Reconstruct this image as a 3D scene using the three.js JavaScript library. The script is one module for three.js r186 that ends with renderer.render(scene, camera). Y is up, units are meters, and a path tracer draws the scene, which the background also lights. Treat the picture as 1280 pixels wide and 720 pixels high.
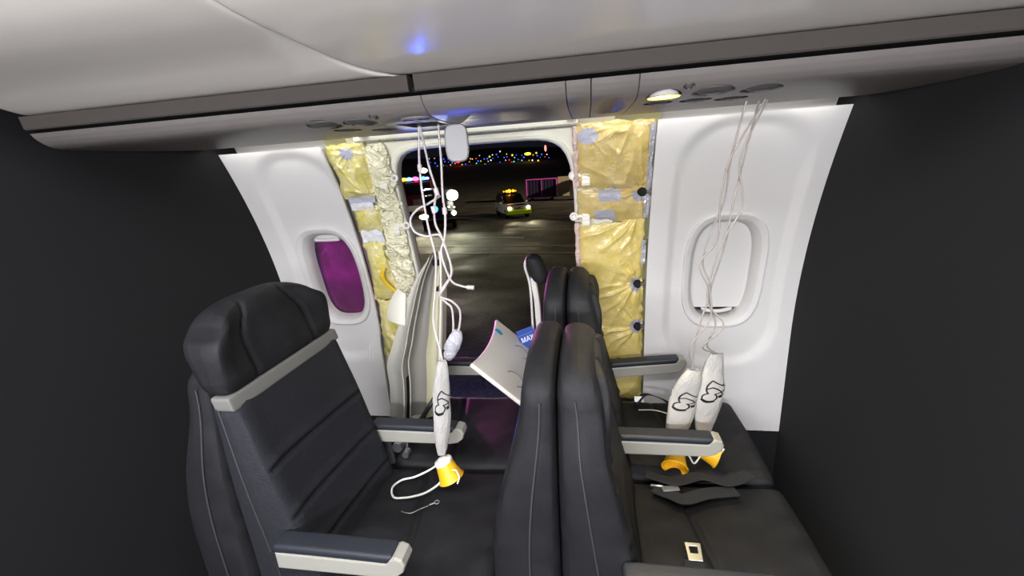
import * as THREE from 'three';
import { mergeGeometries, toCreasedNormals } from 'three/addons/utils/BufferGeometryUtils.js';
import { RectAreaLightUniformsLib } from 'three/addons/lights/RectAreaLightUniformsLib.js';
import { Brush, Evaluator, SUBTRACTION } from 'three-bvh-csg';

/* ------------------------------------------------------------------ camera, sky, lights, exposure */
const scene = new THREE.Scene();
const camera = new THREE.PerspectiveCamera(67.83, 16 / 9, 0.05, 900);   // x forward along the aircraft, y up from the cabin floor, -z out through the wall
camera.rotation.order = 'YXZ';
camera.position.set(0, 1.4407, 0);
camera.rotation.set(-0.27697, 0.1822, -0.06621);
scene.background = new THREE.Color(0.006, 0.006, 0.0095);               // night sky

const renderer = new THREE.WebGLRenderer();
renderer.toneMapping = THREE.LinearToneMapping;
renderer.toneMappingExposure = 1.0;
renderer.shadowMap.enabled = true;
RectAreaLightUniformsLib.init();

const WARM = 0xf4f6ff, COOL = 0xf6f6ff;
const L = {                       // all the strengths in one place
  wall: 3.3, lintel: 1.3, ceiling: 18, opposite: 118, far: 180, reading: 2.2,
  mast: 125, purple: 420, farMast: 7000, head: 50, beacon: 5, blue: 0.5,
};
function area(color, intensity, w, h, from, to) {
  const l = new THREE.RectAreaLight(color, intensity, w, h);
  l.position.set(...from); l.lookAt(...to); scene.add(l); return l;
}
function spot(color, intensity, from, to, angle, penumbra = 0.5, radius = 3) {
  const l = new THREE.SpotLight(color, intensity, 0, angle, penumbra, 2);
  l.position.set(...from); l.target.position.set(...to); l.castShadow = true; l.shadow.radius = radius;
  scene.add(l, l.target); return l;
}
// cold cathode strips that wash the linings (their glowing tubes are built with the cabin, below)
area(0xf8faff, L.wall, 0.76, 0.022, [0.36, 1.573, -1.503], [0.36, 0.9, -1.62]);
area(0xf8faff, L.wall, 0.6, 0.022, [-1.1, 1.573, -1.503], [-1.1, 0.9, -1.62]);
// aisle ceiling panel and the strip on the opposite side of the cabin
area(WARM, L.ceiling, 2.0, 0.4, [-0.3, 2.09, 0.05], [-0.3, 0, 0.05]);
area(WARM, L.opposite, 2.0, 0.12, [-0.3, 1.54, 1.49], [-0.3, 1.0, -1.6]);
area(WARM, L.far, 2.0, 0.06, [-0.3, 1.535, 1.52], [-0.3, 0.5, 1.75]);
area(0xf8faff, L.lintel, 0.7, 0.022, [-0.41, 1.573, -1.503], [-0.41, 0.9, -1.62]);

/* ------------------------------------------------------------------ helpers */
let seed = 7;
const rnd = () => { seed = (seed * 1664525 + 1013904223) >>> 0; return seed / 4294967296; };
const rr = (a, b) => a + (b - a) * rnd();
const hash = (x, y, z) => { let h = Math.imul(x, 374761393) ^ Math.imul(y, 668265263) ^ Math.imul(z, 2147483647 - 58); h = Math.imul(h ^ (h >>> 13), 1274126177); return ((h ^ (h >>> 16)) >>> 0) / 4294967296; };
function vn(x, y, z = 0) {                        // value noise, -1..1
  const i = Math.floor(x), j = Math.floor(y), k = Math.floor(z), f = (t) => t * t * (3 - 2 * t);
  const u = f(x - i), v = f(y - j), w = f(z - k), m = (a, b, t) => a + (b - a) * t;
  const r = m(m(m(hash(i, j, k), hash(i + 1, j, k), u), m(hash(i, j + 1, k), hash(i + 1, j + 1, k), u), v), m(m(hash(i, j, k + 1), hash(i + 1, j, k + 1), u), m(hash(i, j + 1, k + 1), hash(i + 1, j + 1, k + 1), u), v), w);
  return r * 2 - 1;
}
const fbm = (x, y, z = 0, o = 4) => { let s = 0, a = 0.5; for (let i = 0; i < o; i++) { s += a * vn(x, y, z + i * 7.3); x *= 2.03; y *= 2.03; z *= 2.03; a *= 0.5; } return s; };
const ridge = (x, y, z = 0) => 1 - Math.abs(vn(x, y, z));
const sstep = (a, b, x) => { const t = Math.min(1, Math.max(0, (x - a) / (b - a))); return t * t * (3 - 2 * t); };
const V = (x, y, z) => new THREE.Vector3(x, y, z);
const lin = (hex) => new THREE.Color(hex);

const taken = {};
function numbered(name) { const n = taken[name] = (taken[name] ?? -1) + 1; return n ? `${name}_${String(n).padStart(3, '0')}` : name; }
function tag(o, label, category, group, kind) { o.userData.label = label; if (category) o.userData.category = category; if (group) o.userData.group = group; if (kind) o.userData.kind = kind; return o; }
function shade(o) { o.castShadow = true; o.receiveShadow = true; return o; }
function mesh(name, geo, mat, parent) {
  if (Array.isArray(geo)) geo = merge(geo);
  const m = shade(new THREE.Mesh(geo, mat)); m.name = parent ? name : numbered(name); (parent ?? scene).add(m); return m;
}
function struct(name, geo, mat) { const m = mesh(name, geo, mat); m.userData.kind = 'structure'; return m; }
function base(name, pos = [0, 0, 0], ry = 0) { const g = new THREE.Group(); g.name = numbered(name); g.position.set(...pos); g.rotation.y = ry; scene.add(g); return g; }
function merge(list) { return mergeGeometries(list.map((g) => { let h = g.index ? g.toNonIndexed() : g; const c = new THREE.BufferGeometry(); for (const k of ['position', 'normal', 'uv']) c.setAttribute(k, h.attributes[k]); return c; })); }
function smooth(geo) {                             // normals shared by coinciding vertices, uv seams kept
  geo.computeVertexNormals();
  const p = geo.attributes.position, n = geo.attributes.normal, map = new Map();
  const key = (i) => `${Math.round(p.getX(i) * 2e4)},${Math.round(p.getY(i) * 2e4)},${Math.round(p.getZ(i) * 2e4)}`;
  for (let i = 0; i < p.count; i++) { const k = key(i), a = map.get(k) ?? map.set(k, [0, 0, 0]).get(k); a[0] += n.getX(i); a[1] += n.getY(i); a[2] += n.getZ(i); }
  for (let i = 0; i < p.count; i++) { const a = map.get(key(i)), l = Math.hypot(...a) || 1; n.setXYZ(i, a[0] / l, a[1] / l, a[2] / l); }
  return geo;
}
function deform(geo, f) { const p = geo.attributes.position; for (let i = 0; i < p.count; i++) { const q = f(p.getX(i), p.getY(i), p.getZ(i)); p.setXYZ(i, q[0], q[1], q[2]); } return smooth(geo); }
function rbox(w, h, d, r = 0.01, nx = 4, ny = 4, nz = 4) {      // rounded box with faces cut fine enough to bend; uv in metres
  const cut = (len, n) => { const e = 3, a = []; const R = Math.min(r, len / 2 - 1e-5); for (let i = 0; i <= e; i++) a.push(-len / 2 + R * (1 - Math.cos((i / e) * Math.PI / 2))); for (let i = 1; i < n; i++) a.push(-len / 2 + R + (len - 2 * R) * i / n); for (let i = e; i >= 0; i--) a.push(len / 2 - R * (1 - Math.cos((i / e) * Math.PI / 2))); return a; };
  const X = cut(w, nx), Y = cut(h, ny), Z = cut(d, nz), pos = [], uv = [], idx = [];
  const face = (A, B, f) => { const o = pos.length / 3; for (const b of B) for (const a of A) { const q = f(a, b); pos.push(...q); uv.push(a, b); } for (let j = 0; j < B.length - 1; j++) for (let i = 0; i < A.length - 1; i++) { const k = o + j * A.length + i; idx.push(k, k + 1, k + A.length + 1, k, k + A.length + 1, k + A.length); } };
  face(X, Y, (a, b) => [a, b, d / 2]); face([...X].reverse(), Y, (a, b) => [a, b, -d / 2]);
  face(Z, Y, (a, b) => [-w / 2, b, a]); face([...Z].reverse(), Y, (a, b) => [w / 2, b, a]);
  face(X, [...Z].reverse(), (a, b) => [a, h / 2, b]); face(X, Z, (a, b) => [a, -h / 2, b]);
  const g = new THREE.BufferGeometry(); g.setAttribute('position', new THREE.Float32BufferAttribute(pos, 3)); g.setAttribute('uv', new THREE.Float32BufferAttribute(uv, 2)); g.setIndex(idx);
  const cl = (v, m) => Math.max(-m, Math.min(m, v));
  return deform(g, (x, y, z) => { const R = Math.min(r, w / 2, h / 2, d / 2), q = [cl(x, w / 2 - R), cl(y, h / 2 - R), cl(z, d / 2 - R)], v = [x - q[0], y - q[1], z - q[2]], l = Math.hypot(...v); return l < 1e-9 ? [x, y, z] : q.map((c, i) => c + v[i] / l * R); });
}
function bx(w, h, d, x = 0, y = 0, z = 0, r = 0.004) { return rbox(w, h, d, Math.min(r, w / 2.01, h / 2.01, d / 2.01), 1, 1, 1).translate(x, y, z); }
function grid(nu, nv, f, uvs = [1, 1]) {
  const pos = [], uv = [], idx = [];
  for (let j = 0; j <= nv; j++) for (let i = 0; i <= nu; i++) { pos.push(...f(i / nu, j / nv)); uv.push(i / nu * uvs[0], j / nv * uvs[1]); }
  for (let j = 0; j < nv; j++) for (let i = 0; i < nu; i++) { const k = j * (nu + 1) + i; idx.push(k, k + 1, k + nu + 2, k, k + nu + 2, k + nu + 1); }
  const g = new THREE.BufferGeometry(); g.setAttribute('position', new THREE.Float32BufferAttribute(pos, 3)); g.setAttribute('uv', new THREE.Float32BufferAttribute(uv, 2)); g.setIndex(idx); g.computeVertexNormals(); return g;
}
function slab(nu, nv, f, back, uvs) {              // front surface f, back surface back(point), and the rim between them
  const rim = [];
  for (let i = 0; i <= nu; i++) rim.push([i / nu, 0]); for (let i = 1; i <= nv; i++) rim.push([1, i / nv]); for (let i = nu - 1; i >= 0; i--) rim.push([i / nu, 1]); for (let i = nv - 1; i >= 0; i--) rim.push([0, i / nv]);
  const B = (u, v) => back(f(u, v), u, v);
  return merge([grid(nu, nv, f, uvs), grid(nu, nv, (u, v) => B(1 - u, v), uvs), grid(rim.length - 1, 1, (t, s) => { const [u, v] = rim[Math.round(t * (rim.length - 1))]; return s < 0.5 ? B(u, v) : f(u, v); }, [1, 0.05])]);
}
function tube(pts, r, seg = 60, rad = 8, closed = false) { return new THREE.TubeGeometry(new THREE.CatmullRomCurve3(pts.map((p) => V(...p)), closed, 'centripetal'), seg, r, rad, closed); }
function lathe(pts, n = 32) { return new THREE.LatheGeometry(pts.map(([r, y]) => new THREE.Vector2(r, y)), n); }
function cyl(r0, r1, h, n = 24) { return new THREE.CylinderGeometry(r0, r1, h, n); }
function prism(pts, depth, bevel = 0.002) {         // outline in xy, depth along z
  const s = new THREE.Shape(pts.map(([x, y]) => new THREE.Vector2(x, y)));
  return new THREE.ExtrudeGeometry(s, { depth: depth - 2 * bevel, bevelEnabled: bevel > 0, bevelThickness: bevel, bevelSize: bevel, bevelOffset: -bevel, bevelSegments: 2, curveSegments: 12 }).translate(0, 0, bevel);
}
function alongX(pts, x0, x1, bevel = 0.0012) {      // profile in (z, y) swept along x
  return prism(pts.map(([z, y]) => [-z, y]), x1 - x0, bevel).applyMatrix4(new THREE.Matrix4().makeBasis(V(0, 0, -1), V(0, 1, 0), V(1, 0, 0))).translate(x0, 0, 0);
}
function strap(pts, width, thick, side) {           // flat webbing along a path; side = direction across it
  const c = new THREE.CatmullRomCurve3(pts.map((p) => V(...p)), false, 'centripetal'), s = V(...side).normalize();
  return slab(50, 4, (u, v) => { const p = c.getPoint(u), t = c.getTangent(u), a = s.clone().addScaledVector(t, -s.dot(t)).normalize(); p.addScaledVector(a, (v - 0.5) * width); return [p.x, p.y, p.z]; },
    (q, u) => { const t = c.getTangent(u), a = s.clone().addScaledVector(t, -s.dot(t)).normalize(), n = t.clone().cross(a).normalize(); return [q[0] - n.x * thick, q[1] - n.y * thick, q[2] - n.z * thick]; }, [1, 0.05]);
}
// how far the joint between two bins sweeps back along the aircraft, by z: the lower corner is well rounded
const SWEEP = [[-0.99, 0], [-0.96, 0], [-0.954, 0.03], [-0.936, 0.058], [-0.915, 0.082], [-0.889, 0.103], [-0.858, 0.119], [-0.819, 0.135], [-0.781, 0.147], [-0.739, 0.161], [-0.693, 0.179], [-0.6, 0.21], [-0.5, 0.225]];
const swept = (z) => { for (let i = 0; i < SWEEP.length - 1; i++) { const [a, p] = SWEEP[i], [b, q] = SWEEP[i + 1]; if (z <= b) return p + (q - p) * Math.max(0, z - a) / (b - a); } return 0.225; };
function sweepX(pts, x0, x1, curve0, curve1, round = 0.012) {   // smooth profile (z, y) swept along x, with rolled-in ends
  const c = new THREE.CatmullRomCurve3(pts.map(([z, y]) => V(0, y, z)), false, 'centripetal'), N = 90, P = c.getSpacedPoints(N);
  const S = [0, 0.001, 0.003, 0.006, 0.011, 0.018, 0.03], X = [...S.map((d) => [0, d]), [0.3, 0], [0.7, 0], ...[...S].reverse().map((d) => [1, -d])];
  const at = (i, p, up = 0) => { const a = x0 - (curve0 ? swept(p.z) : 0), b = x1 - (curve1 ? swept(p.z) : 0), [t, d] = X[i]; const near = t === 0 ? d : t === 1 ? -d : 1; return [a + (b - a) * t + d, p.y + up + round * Math.pow(1 - Math.min(1, near / 0.018), 2.2), p.z]; };
  const body = grid(X.length - 1, N, (u, v) => at(Math.round(u * (X.length - 1)), P[Math.round(v * N)]), [1, 0.3]);
  const wall = (i) => grid(1, N, (u, v) => { const p = P[Math.round(v * N)], q = at(i, p, u > 0.5 ? 0.06 : 0); q[1] = Math.min(q[1], 2.1); return q; });
  return merge([body, wall(0), wall(X.length - 1)]);
}
const sup = (a, b, p) => (t) => { const c = Math.cos(t), s = Math.sin(t), r = 1 / Math.pow(Math.pow(Math.abs(c / a), p) + Math.pow(Math.abs(s / b), p), 1 / p); return [r * c, r * s]; };
function hoop(stages, p, zf, cx, cy, n = 96) {      // rounded-rectangle rings [half width, half height, z offset] skinned one after the other
  return grid(n, stages.length - 1, (u, v) => { const [a, b, dz] = stages[Math.round(v * (stages.length - 1))], [x, y] = sup(a, b, p)(-u * 2 * Math.PI); return [cx + x, cy + y, zf(cy + y) + dz]; }, [1, 0.2]);
}
function panelWithHole(cx, cy, hole, [x0, x1, y0, y1], zf, th, m = 26, n = 120) {
  const T = []; for (let i = 0; i < n; i++) T.push(i / n * 2 * Math.PI);
  for (const [x, y] of [[x0, y0], [x1, y0], [x1, y1], [x0, y1]]) { let a = Math.atan2(y - cy, x - cx); if (a < 0) a += 2 * Math.PI; T.push(a); }
  T.sort((a, b) => a - b); T.push(T[0] + 2 * Math.PI);
  const out = (t) => { const c = Math.cos(t), s = Math.sin(t), kx = c > 0 ? (x1 - cx) / c : c < 0 ? (x0 - cx) / c : 1e9, ky = s > 0 ? (y1 - cy) / s : s < 0 ? (y0 - cy) / s : 1e9, k = Math.min(kx, ky); return [k * c, k * s]; };
  const N = T.length - 1, at = (u, v) => { const t = T[Math.round(u * N)], h = hole(t), o = out(t); return [cx + h[0] + (o[0] - h[0]) * v, cy + h[1] + (o[1] - h[1]) * v]; };
  const F = (u, v) => { const [x, y] = at(u, v); return [x, y, zf(x, y)]; }, B = (u, v) => { const q = F(u, v); return [q[0], q[1], q[2] - th]; };
  const f = grid(N, m, (u, v) => F(1 - u, v)), b = grid(N, m, (u, v) => B(u, v));
  const g = merge([f, b, grid(N, 1, (u, s) => (s < 0.5 ? B(1 - u, 0) : F(1 - u, 0))), grid(N, 1, (u, s) => (s < 0.5 ? F(1 - u, 1) : B(1 - u, 1)))]);
  const q = g.attributes.position, uv = g.attributes.uv; for (let i = 0; i < q.count; i++) uv.setXY(i, q.getX(i), q.getY(i));
  return g;
}
const csg = new Evaluator(); csg.attributes = ['position', 'normal', 'uv']; csg.useGroups = false;
function cut(geo, tools) { let a = new Brush(geo); a.updateMatrixWorld(); for (const t of tools) { const b = new Brush(t); b.updateMatrixWorld(); a = csg.evaluate(a, b, SUBTRACTION); } return a.geometry; }

/* ------------------------------------------------------------------ materials */
function tex(size, f, srgb = true, rep = 1) {
  const d = new Uint8Array(size * size * 4);
  for (let j = 0; j < size; j++) for (let i = 0; i < size; i++) { const c = f(i / size, j / size); for (let k = 0; k < 3; k++) d[(j * size + i) * 4 + k] = Math.max(0, Math.min(255, c[k] ?? c[0])); d[(j * size + i) * 4 + 3] = 255; }
  const t = new THREE.DataTexture(d, size, size); t.wrapS = t.wrapT = THREE.RepeatWrapping; t.magFilter = THREE.LinearFilter; t.minFilter = THREE.LinearMipmapLinearFilter; t.repeat.set(rep, rep);
  if (srgb) t.colorSpace = THREE.SRGBColorSpace; t.needsUpdate = true; return t;
}
const wrapN = (f, u, v, n) => { const a = f(u * n, v * n), b = f((u - 1) * n, v * n), c = f(u * n, (v - 1) * n), d = f((u - 1) * n, (v - 1) * n), s = sstep(0.8, 1, u), t = sstep(0.8, 1, v); return (a * (1 - s) + b * s) * (1 - t) + (c * (1 - s) + d * s) * t; };
const fineBump = tex(256, (u, v) => { const n = 128 + 120 * wrapN((x, y) => fbm(x, y, 3, 3), u, v, 60); return [n, n, n]; }, false, 6);
const leatherBump = tex(256, (u, v) => { const n = 128 + 150 * wrapN((x, y) => fbm(x, y, 9, 4), u, v, 34); return [n, n, n]; }, false, 9);
const leatherTone = tex(256, (u, v) => { const n = wrapN((x, y) => fbm(x, y, 4, 4), u, v, 7) * 9, g = 30 + n; return [g + 1, g + 1, g + 3]; }, true, 3);
const fabricTone = tex(256, (u, v) => { const n = wrapN((x, y) => fbm(x, y, 2, 4), u, v, 40) * 8, g = 22 + n; return [g, g + 2, g + 8]; }, true, 4);
const fibre = tex(512, (u, v) => { const n = wrapN((x, y) => fbm(x, y, 1, 5), u, v, 9), m = wrapN((x, y) => fbm(x, y, 6, 4), u, v, 60), k = wrapN((x, y) => fbm(x, y * 0.4, 12, 3), u, v, 22); return [208 + n * 14 + m * 9, 184 + n * 16 + m * 10 + k * 3, 116 + n * 30 + m * 12 + k * 10]; }, true, 1);
const yellowFibre = tex(512, (u, v) => { const n = wrapN((x, y) => fbm(x, y, 71, 5), u, v, 9), m = wrapN((x, y) => fbm(x, y, 76, 4), u, v, 60); return [220 + n * 14 + m * 9, 198 + n * 16 + m * 10, 116 + n * 34 + m * 12]; }, true, 1);
const paleFibre = tex(512, (u, v) => { const n = wrapN((x, y) => fbm(x, y, 21, 5), u, v, 10), m = wrapN((x, y) => fbm(x, y, 26, 4), u, v, 50); return [224 + n * 18 + m * 8, 212 + n * 20 + m * 8, 140 + n * 70 + m * 16]; }, true, 1);
const crinkle = tex(512, (u, v) => { const n = wrapN((x, y) => { const wx = fbm(x, y, 5, 3) * 2.2, wy = fbm(x, y, 8, 3) * 2.2; return Math.pow(ridge(x + wx, y + wy, 2), 5) + 0.6 * Math.pow(ridge(x * 2.3 + wy, y * 2.3 + wx, 4), 5) + 0.25 * ridge(x * 5, y * 5, 3); }, u, v, 9); return [Math.min(255, n * 140)]; }, false, 1);
const tarmacTone = tex(1024, (u, v) => { const n = wrapN((x, y) => fbm(x, y, 31, 5), u, v, 8), m = wrapN((x, y) => fbm(x, y, 36, 3), u, v, 160), k = Math.pow(wrapN((x, y) => ridge(x + fbm(x, y, 2, 3) * 1.2, y + fbm(x, y, 5, 3) * 1.2, 7), u, v, 4), 40); const g = 76 + n * 34 + m * 34 - k * 40; return [g, g - 3, g - 12]; }, true, 1);
const tarmacRough = tex(512, (u, v) => { const n = wrapN((x, y) => fbm(x, y, 51, 5), u, v, 7); return [205 + n * 90]; }, false, 1);
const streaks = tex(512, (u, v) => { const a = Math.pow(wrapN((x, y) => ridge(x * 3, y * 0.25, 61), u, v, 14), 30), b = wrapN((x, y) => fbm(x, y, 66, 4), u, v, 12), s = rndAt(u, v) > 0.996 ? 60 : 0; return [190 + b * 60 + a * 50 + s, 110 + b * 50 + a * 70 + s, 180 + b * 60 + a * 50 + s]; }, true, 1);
function rndAt(u, v) { return hash(Math.floor(u * 300), Math.floor(v * 300), 5); }

const std = (o) => new THREE.MeshStandardMaterial(o), phy = (o) => new THREE.MeshPhysicalMaterial({ side: THREE.DoubleSide, ...o });
const glow = (hex, k) => std({ color: 0x111111, emissive: hex, emissiveIntensity: k, roughness: 0.4 });
const M = {
  lining: phy({ color: 0xd6d3cf, roughness: 0.5, bumpMap: fineBump, bumpScale: 0.00015, specularIntensity: 0.5 }),
  liningShade: phy({ color: 0xcfccc7, roughness: 0.45 }),
  bin: phy({ color: 0xe0d9cf, roughness: 0.13, specularIntensity: 0.7 }),
  binTrim: phy({ color: 0x4a4541, roughness: 0.8, specularIntensity: 0.25 }),
  psu: phy({ color: 0x7f7974, roughness: 0.42, bumpMap: fineBump, bumpScale: 0.0001 }),
  psuDark: phy({ color: 0x54514e, roughness: 0.55 }),
  psuDoor: phy({ color: 0x8a8886, roughness: 0.4 }),
  frame: phy({ color: 0xefecd8, roughness: 0.5, bumpMap: fineBump, bumpScale: 0.0003 }),
  primer: phy({ color: 0xb8b68a, roughness: 0.7 }),
  skin: phy({ color: 0xd8d8d8, roughness: 0.45 }),
  dark: std({ color: 0x0c0c0e, roughness: 0.9, side: THREE.DoubleSide }),
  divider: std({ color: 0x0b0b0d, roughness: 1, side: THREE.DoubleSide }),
  carpet: std({ color: 0x15171c, roughness: 1, bumpMap: fineBump, bumpScale: 0.002 }),
  leather: phy({ map: leatherTone, roughness: 0.6, specularIntensity: 0.4, bumpMap: leatherBump, bumpScale: 0.00035 }),
  fabric: phy({ map: fabricTone, roughness: 0.75, bumpMap: leatherBump, bumpScale: 0.0009 }),
  piping: phy({ color: 0x3a3b3d, roughness: 0.45 }),
  seam: std({ color: 0x101114, roughness: 0.9 }),
  headBand: phy({ color: 0x6b6a66, roughness: 0.6 }),
  armBody: phy({ color: 0x98968c, roughness: 0.42 }),
  armPad: phy({ color: 0x23262d, roughness: 0.5, bumpMap: leatherBump, bumpScale: 0.0004 }),
  metal: phy({ color: 0xb9b9bb, metalness: 0.9, roughness: 0.32 }),
  seatFrame: phy({ color: 0x3a3b3e, metalness: 0.5, roughness: 0.5 }),
  blanket: phy({ map: fibre, roughness: 0.55, clearcoat: 0.8, clearcoatRoughness: 0.25, bumpMap: crinkle, bumpScale: 0.0016 }),
  yellowBlanket: phy({ map: yellowFibre, roughness: 0.55, clearcoat: 0.8, clearcoatRoughness: 0.25, bumpMap: crinkle, bumpScale: 0.0016 }),
  paleBlanket: phy({ map: paleFibre, roughness: 0.5, clearcoat: 0.7, clearcoatRoughness: 0.25, bumpMap: crinkle, bumpScale: 0.0025 }),
  yellowFoam: phy({ color: 0xf2c92e, roughness: 0.7 }),
  film: phy({ color: 0xfdf8d2, roughness: 0.3, clearcoat: 0.9, clearcoatRoughness: 0.12, transmission: 0.04, thickness: 0, bumpMap: crinkle, bumpScale: 0.01 }),
  tape: phy({ color: 0xb9b9c6, roughness: 0.42, bumpMap: crinkle, bumpScale: 0.002 }),
  foil: phy({ color: 0xc9c9cf, roughness: 0.3, metalness: 0.4, bumpMap: crinkle, bumpScale: 0.004 }),
  pinkFoam: phy({ color: 0xe2c9bd, roughness: 0.8, bumpMap: crinkle, bumpScale: 0.006 }),
  whiteCloth: phy({ color: 0xe6e6e6, roughness: 0.8, bumpMap: crinkle, bumpScale: 0.004 }),
  eyelet: phy({ color: 0xe9e5d6, roughness: 0.4 }),
  hoseFar: phy({ color: 0xb9b3ad, roughness: 0.35, transmission: 0.3, thickness: 0 }),
  hose: phy({ color: 0xd6cccb, roughness: 0.3, transmission: 0.25, thickness: 0 }),
  cuff: phy({ color: 0xc9b9b9, roughness: 0.4 }),
  cup: phy({ color: 0xf0b41c, roughness: 0.42 }),
  cupWhite: phy({ color: 0xece6d6, roughness: 0.5 }),
  elastic: phy({ color: 0xe4e2da, roughness: 0.7 }),
  webbing: phy({ color: 0x1b1d21, roughness: 0.8, bumpMap: fineBump, bumpScale: 0.0006 }),
  shell: phy({ color: 0xa9a69c, roughness: 0.5 }),
  shellDark: phy({ color: 0x7d7a72, roughness: 0.55 }),
  shellGreen: phy({ color: 0xb1ad90, roughness: 0.5 }),
  shellLight: phy({ color: 0xd8d5c6, roughness: 0.45 }),
  tray: phy({ color: 0xd9d4ca, roughness: 0.4 }),
  cover: phy({ color: 0xd7d3ca, roughness: 0.5 }),
  blue: phy({ color: 0x2b49a0, roughness: 0.45 }),
  sticker: phy({ color: 0x3f9cc0, roughness: 0.5 }),
  tube: glow(0xfffaf0, 9), ceilLamp: glow(0xfff1dc, 2.6), lampWarm: glow(0xffe9a0, 14),
};
M.paneClear = phy({ color: 0xf4f6f8, transmission: 1, thickness: 0, roughness: 0.05 });
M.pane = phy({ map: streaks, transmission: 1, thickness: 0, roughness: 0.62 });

/* ------------------------------------------------------------------ the cabin: setting */
// the curve of the fuselage side: z of the lining at height y
const zw = (y) => { const h = Math.max(0, 1.4407 + (y - 1.4407) / 0.8 - 0.5); return -0.8 * (2.2 - 0.225 * h * h); };
const X0 = -1.42, X1 = 0.8;             // the length of cabin that is built, end divider to end divider
const PL = -0.982, PR = 0.234;          // edges of the linings either side of the gap
const OX = -0.4, OY = 0.915;            // middle of the hole left by the plug

struct('floor', bx(X1 - X0 + 0.1, 0.08, 3.75, (X0 + X1) / 2, -0.04, 0.02), M.carpet);
struct('ceiling', bx(X1 - X0 + 0.1, 0.06, 3.75, (X0 + X1) / 2, 2.16, 0.02), M.liningShade);
struct('wall_opposite', bx(X1 - X0 + 0.1, 2.13, 0.06, (X0 + X1) / 2, 1.065, 1.8), M.lining);
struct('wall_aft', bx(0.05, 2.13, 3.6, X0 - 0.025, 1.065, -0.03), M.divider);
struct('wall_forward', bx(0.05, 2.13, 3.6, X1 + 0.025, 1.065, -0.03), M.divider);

// outer skin with the door-plug hole and two window holes
const skinZ = (x, y) => zw(y) - 0.105;
struct('wall_outer', [
  panelWithHole(-1.145, 1.0, sup(0.125, 0.2, 3.4), [X0, PL, -0.08, 2.13], skinZ, 0.02, 16, 64),
  panelWithHole(OX, OY, sup(0.362, 0.62, 8), [PL, PR, -0.08, 2.13], skinZ, 0.02, 16, 96),
  panelWithHole(0.525, 0.985, sup(0.125, 0.2, 3.4), [PR, X1, -0.08, 2.13], skinZ, 0.02, 16, 64),
], M.skin);
// frame round the hole: flat land, inner flange and return to the skin
const frameZ = (x, y) => zw(y) - 0.06;
const doorFrame = struct('trim_1', panelWithHole(OX, OY, sup(0.355, 0.613, 8), [-0.9, 0.1, 0.12, 1.60], frameZ, 0.012, 14, 120), M.frame);
tag(doorFrame, 'cream frame with rounded corners around the open plug hole');
mesh('frame_flange', hoop([[0.355, 0.613, -0.06], [0.3575, 0.6155, -0.05], [0.366, 0.624, -0.05], [0.37, 0.628, -0.062]], 8, zw, OX, OY, 140), M.frame, doorFrame);
mesh('frame_return', hoop([[0.355, 0.613, -0.062], [0.353, 0.611, -0.085], [0.358, 0.616, -0.11]], 8, zw, OX, OY, 140), M.frame, doorFrame);
// primed structure behind the insulation
struct('wall_inner', [
  grid(6, 24, (u, v) => { const y = 0.02 + v * 1.6; return [PL - 0.02 + u * 0.21, y, zw(y) - 0.085]; }),
  grid(6, 24, (u, v) => { const y = 0.02 + v * 1.6; return [-0.02 + u * 0.275, y, zw(y) - 0.085]; }),
  grid(20, 8, (u, v) => { const y = 0.02 + v * 0.3; return [-0.8 + u * 0.8, y, zw(y) - 0.07]; }),
], M.primer);

function lining(n, x0, x1, cx, cy, halfScoop) {
  const scoop = (x, y) => { const dx = Math.abs(x - cx) - (halfScoop - 0.17), dy = Math.abs(y - 1.065) - 0.31, d = Math.hypot(Math.max(dx, 0), Math.max(dy, 0)) - 0.17; return -0.016 * sstep(0.012, -0.03, d); };
  const zf = (x, y) => zw(y) + scoop(x, y);
  return struct(n, panelWithHole(cx, cy, sup(0.15, 0.237, 3.2), [x0, x1, 0.27, 1.555], zf, 0.012, 44, 160), M.lining);
}
const liningLeft = lining('wall_left', X0, PL, -1.145, 0.995, 0.185);
const liningRight = lining('wall_right', PR, X1, 0.525, 0.985, 0.215);
tag(liningLeft, 'white curved lining panel around the purple window'); tag(liningRight, 'white curved lining panel around the window with its shade down');
for (const [n, x0, x1] of [['baseboard_left', X0, PL], ['baseboard_right', PR, X1]]) struct(n, grid(4, 6, (u, v) => { const y = 0.0 + v * 0.262; return [x0 + u * (x1 - x0), y, zw(y) - 0.004]; }), M.dark);

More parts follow.
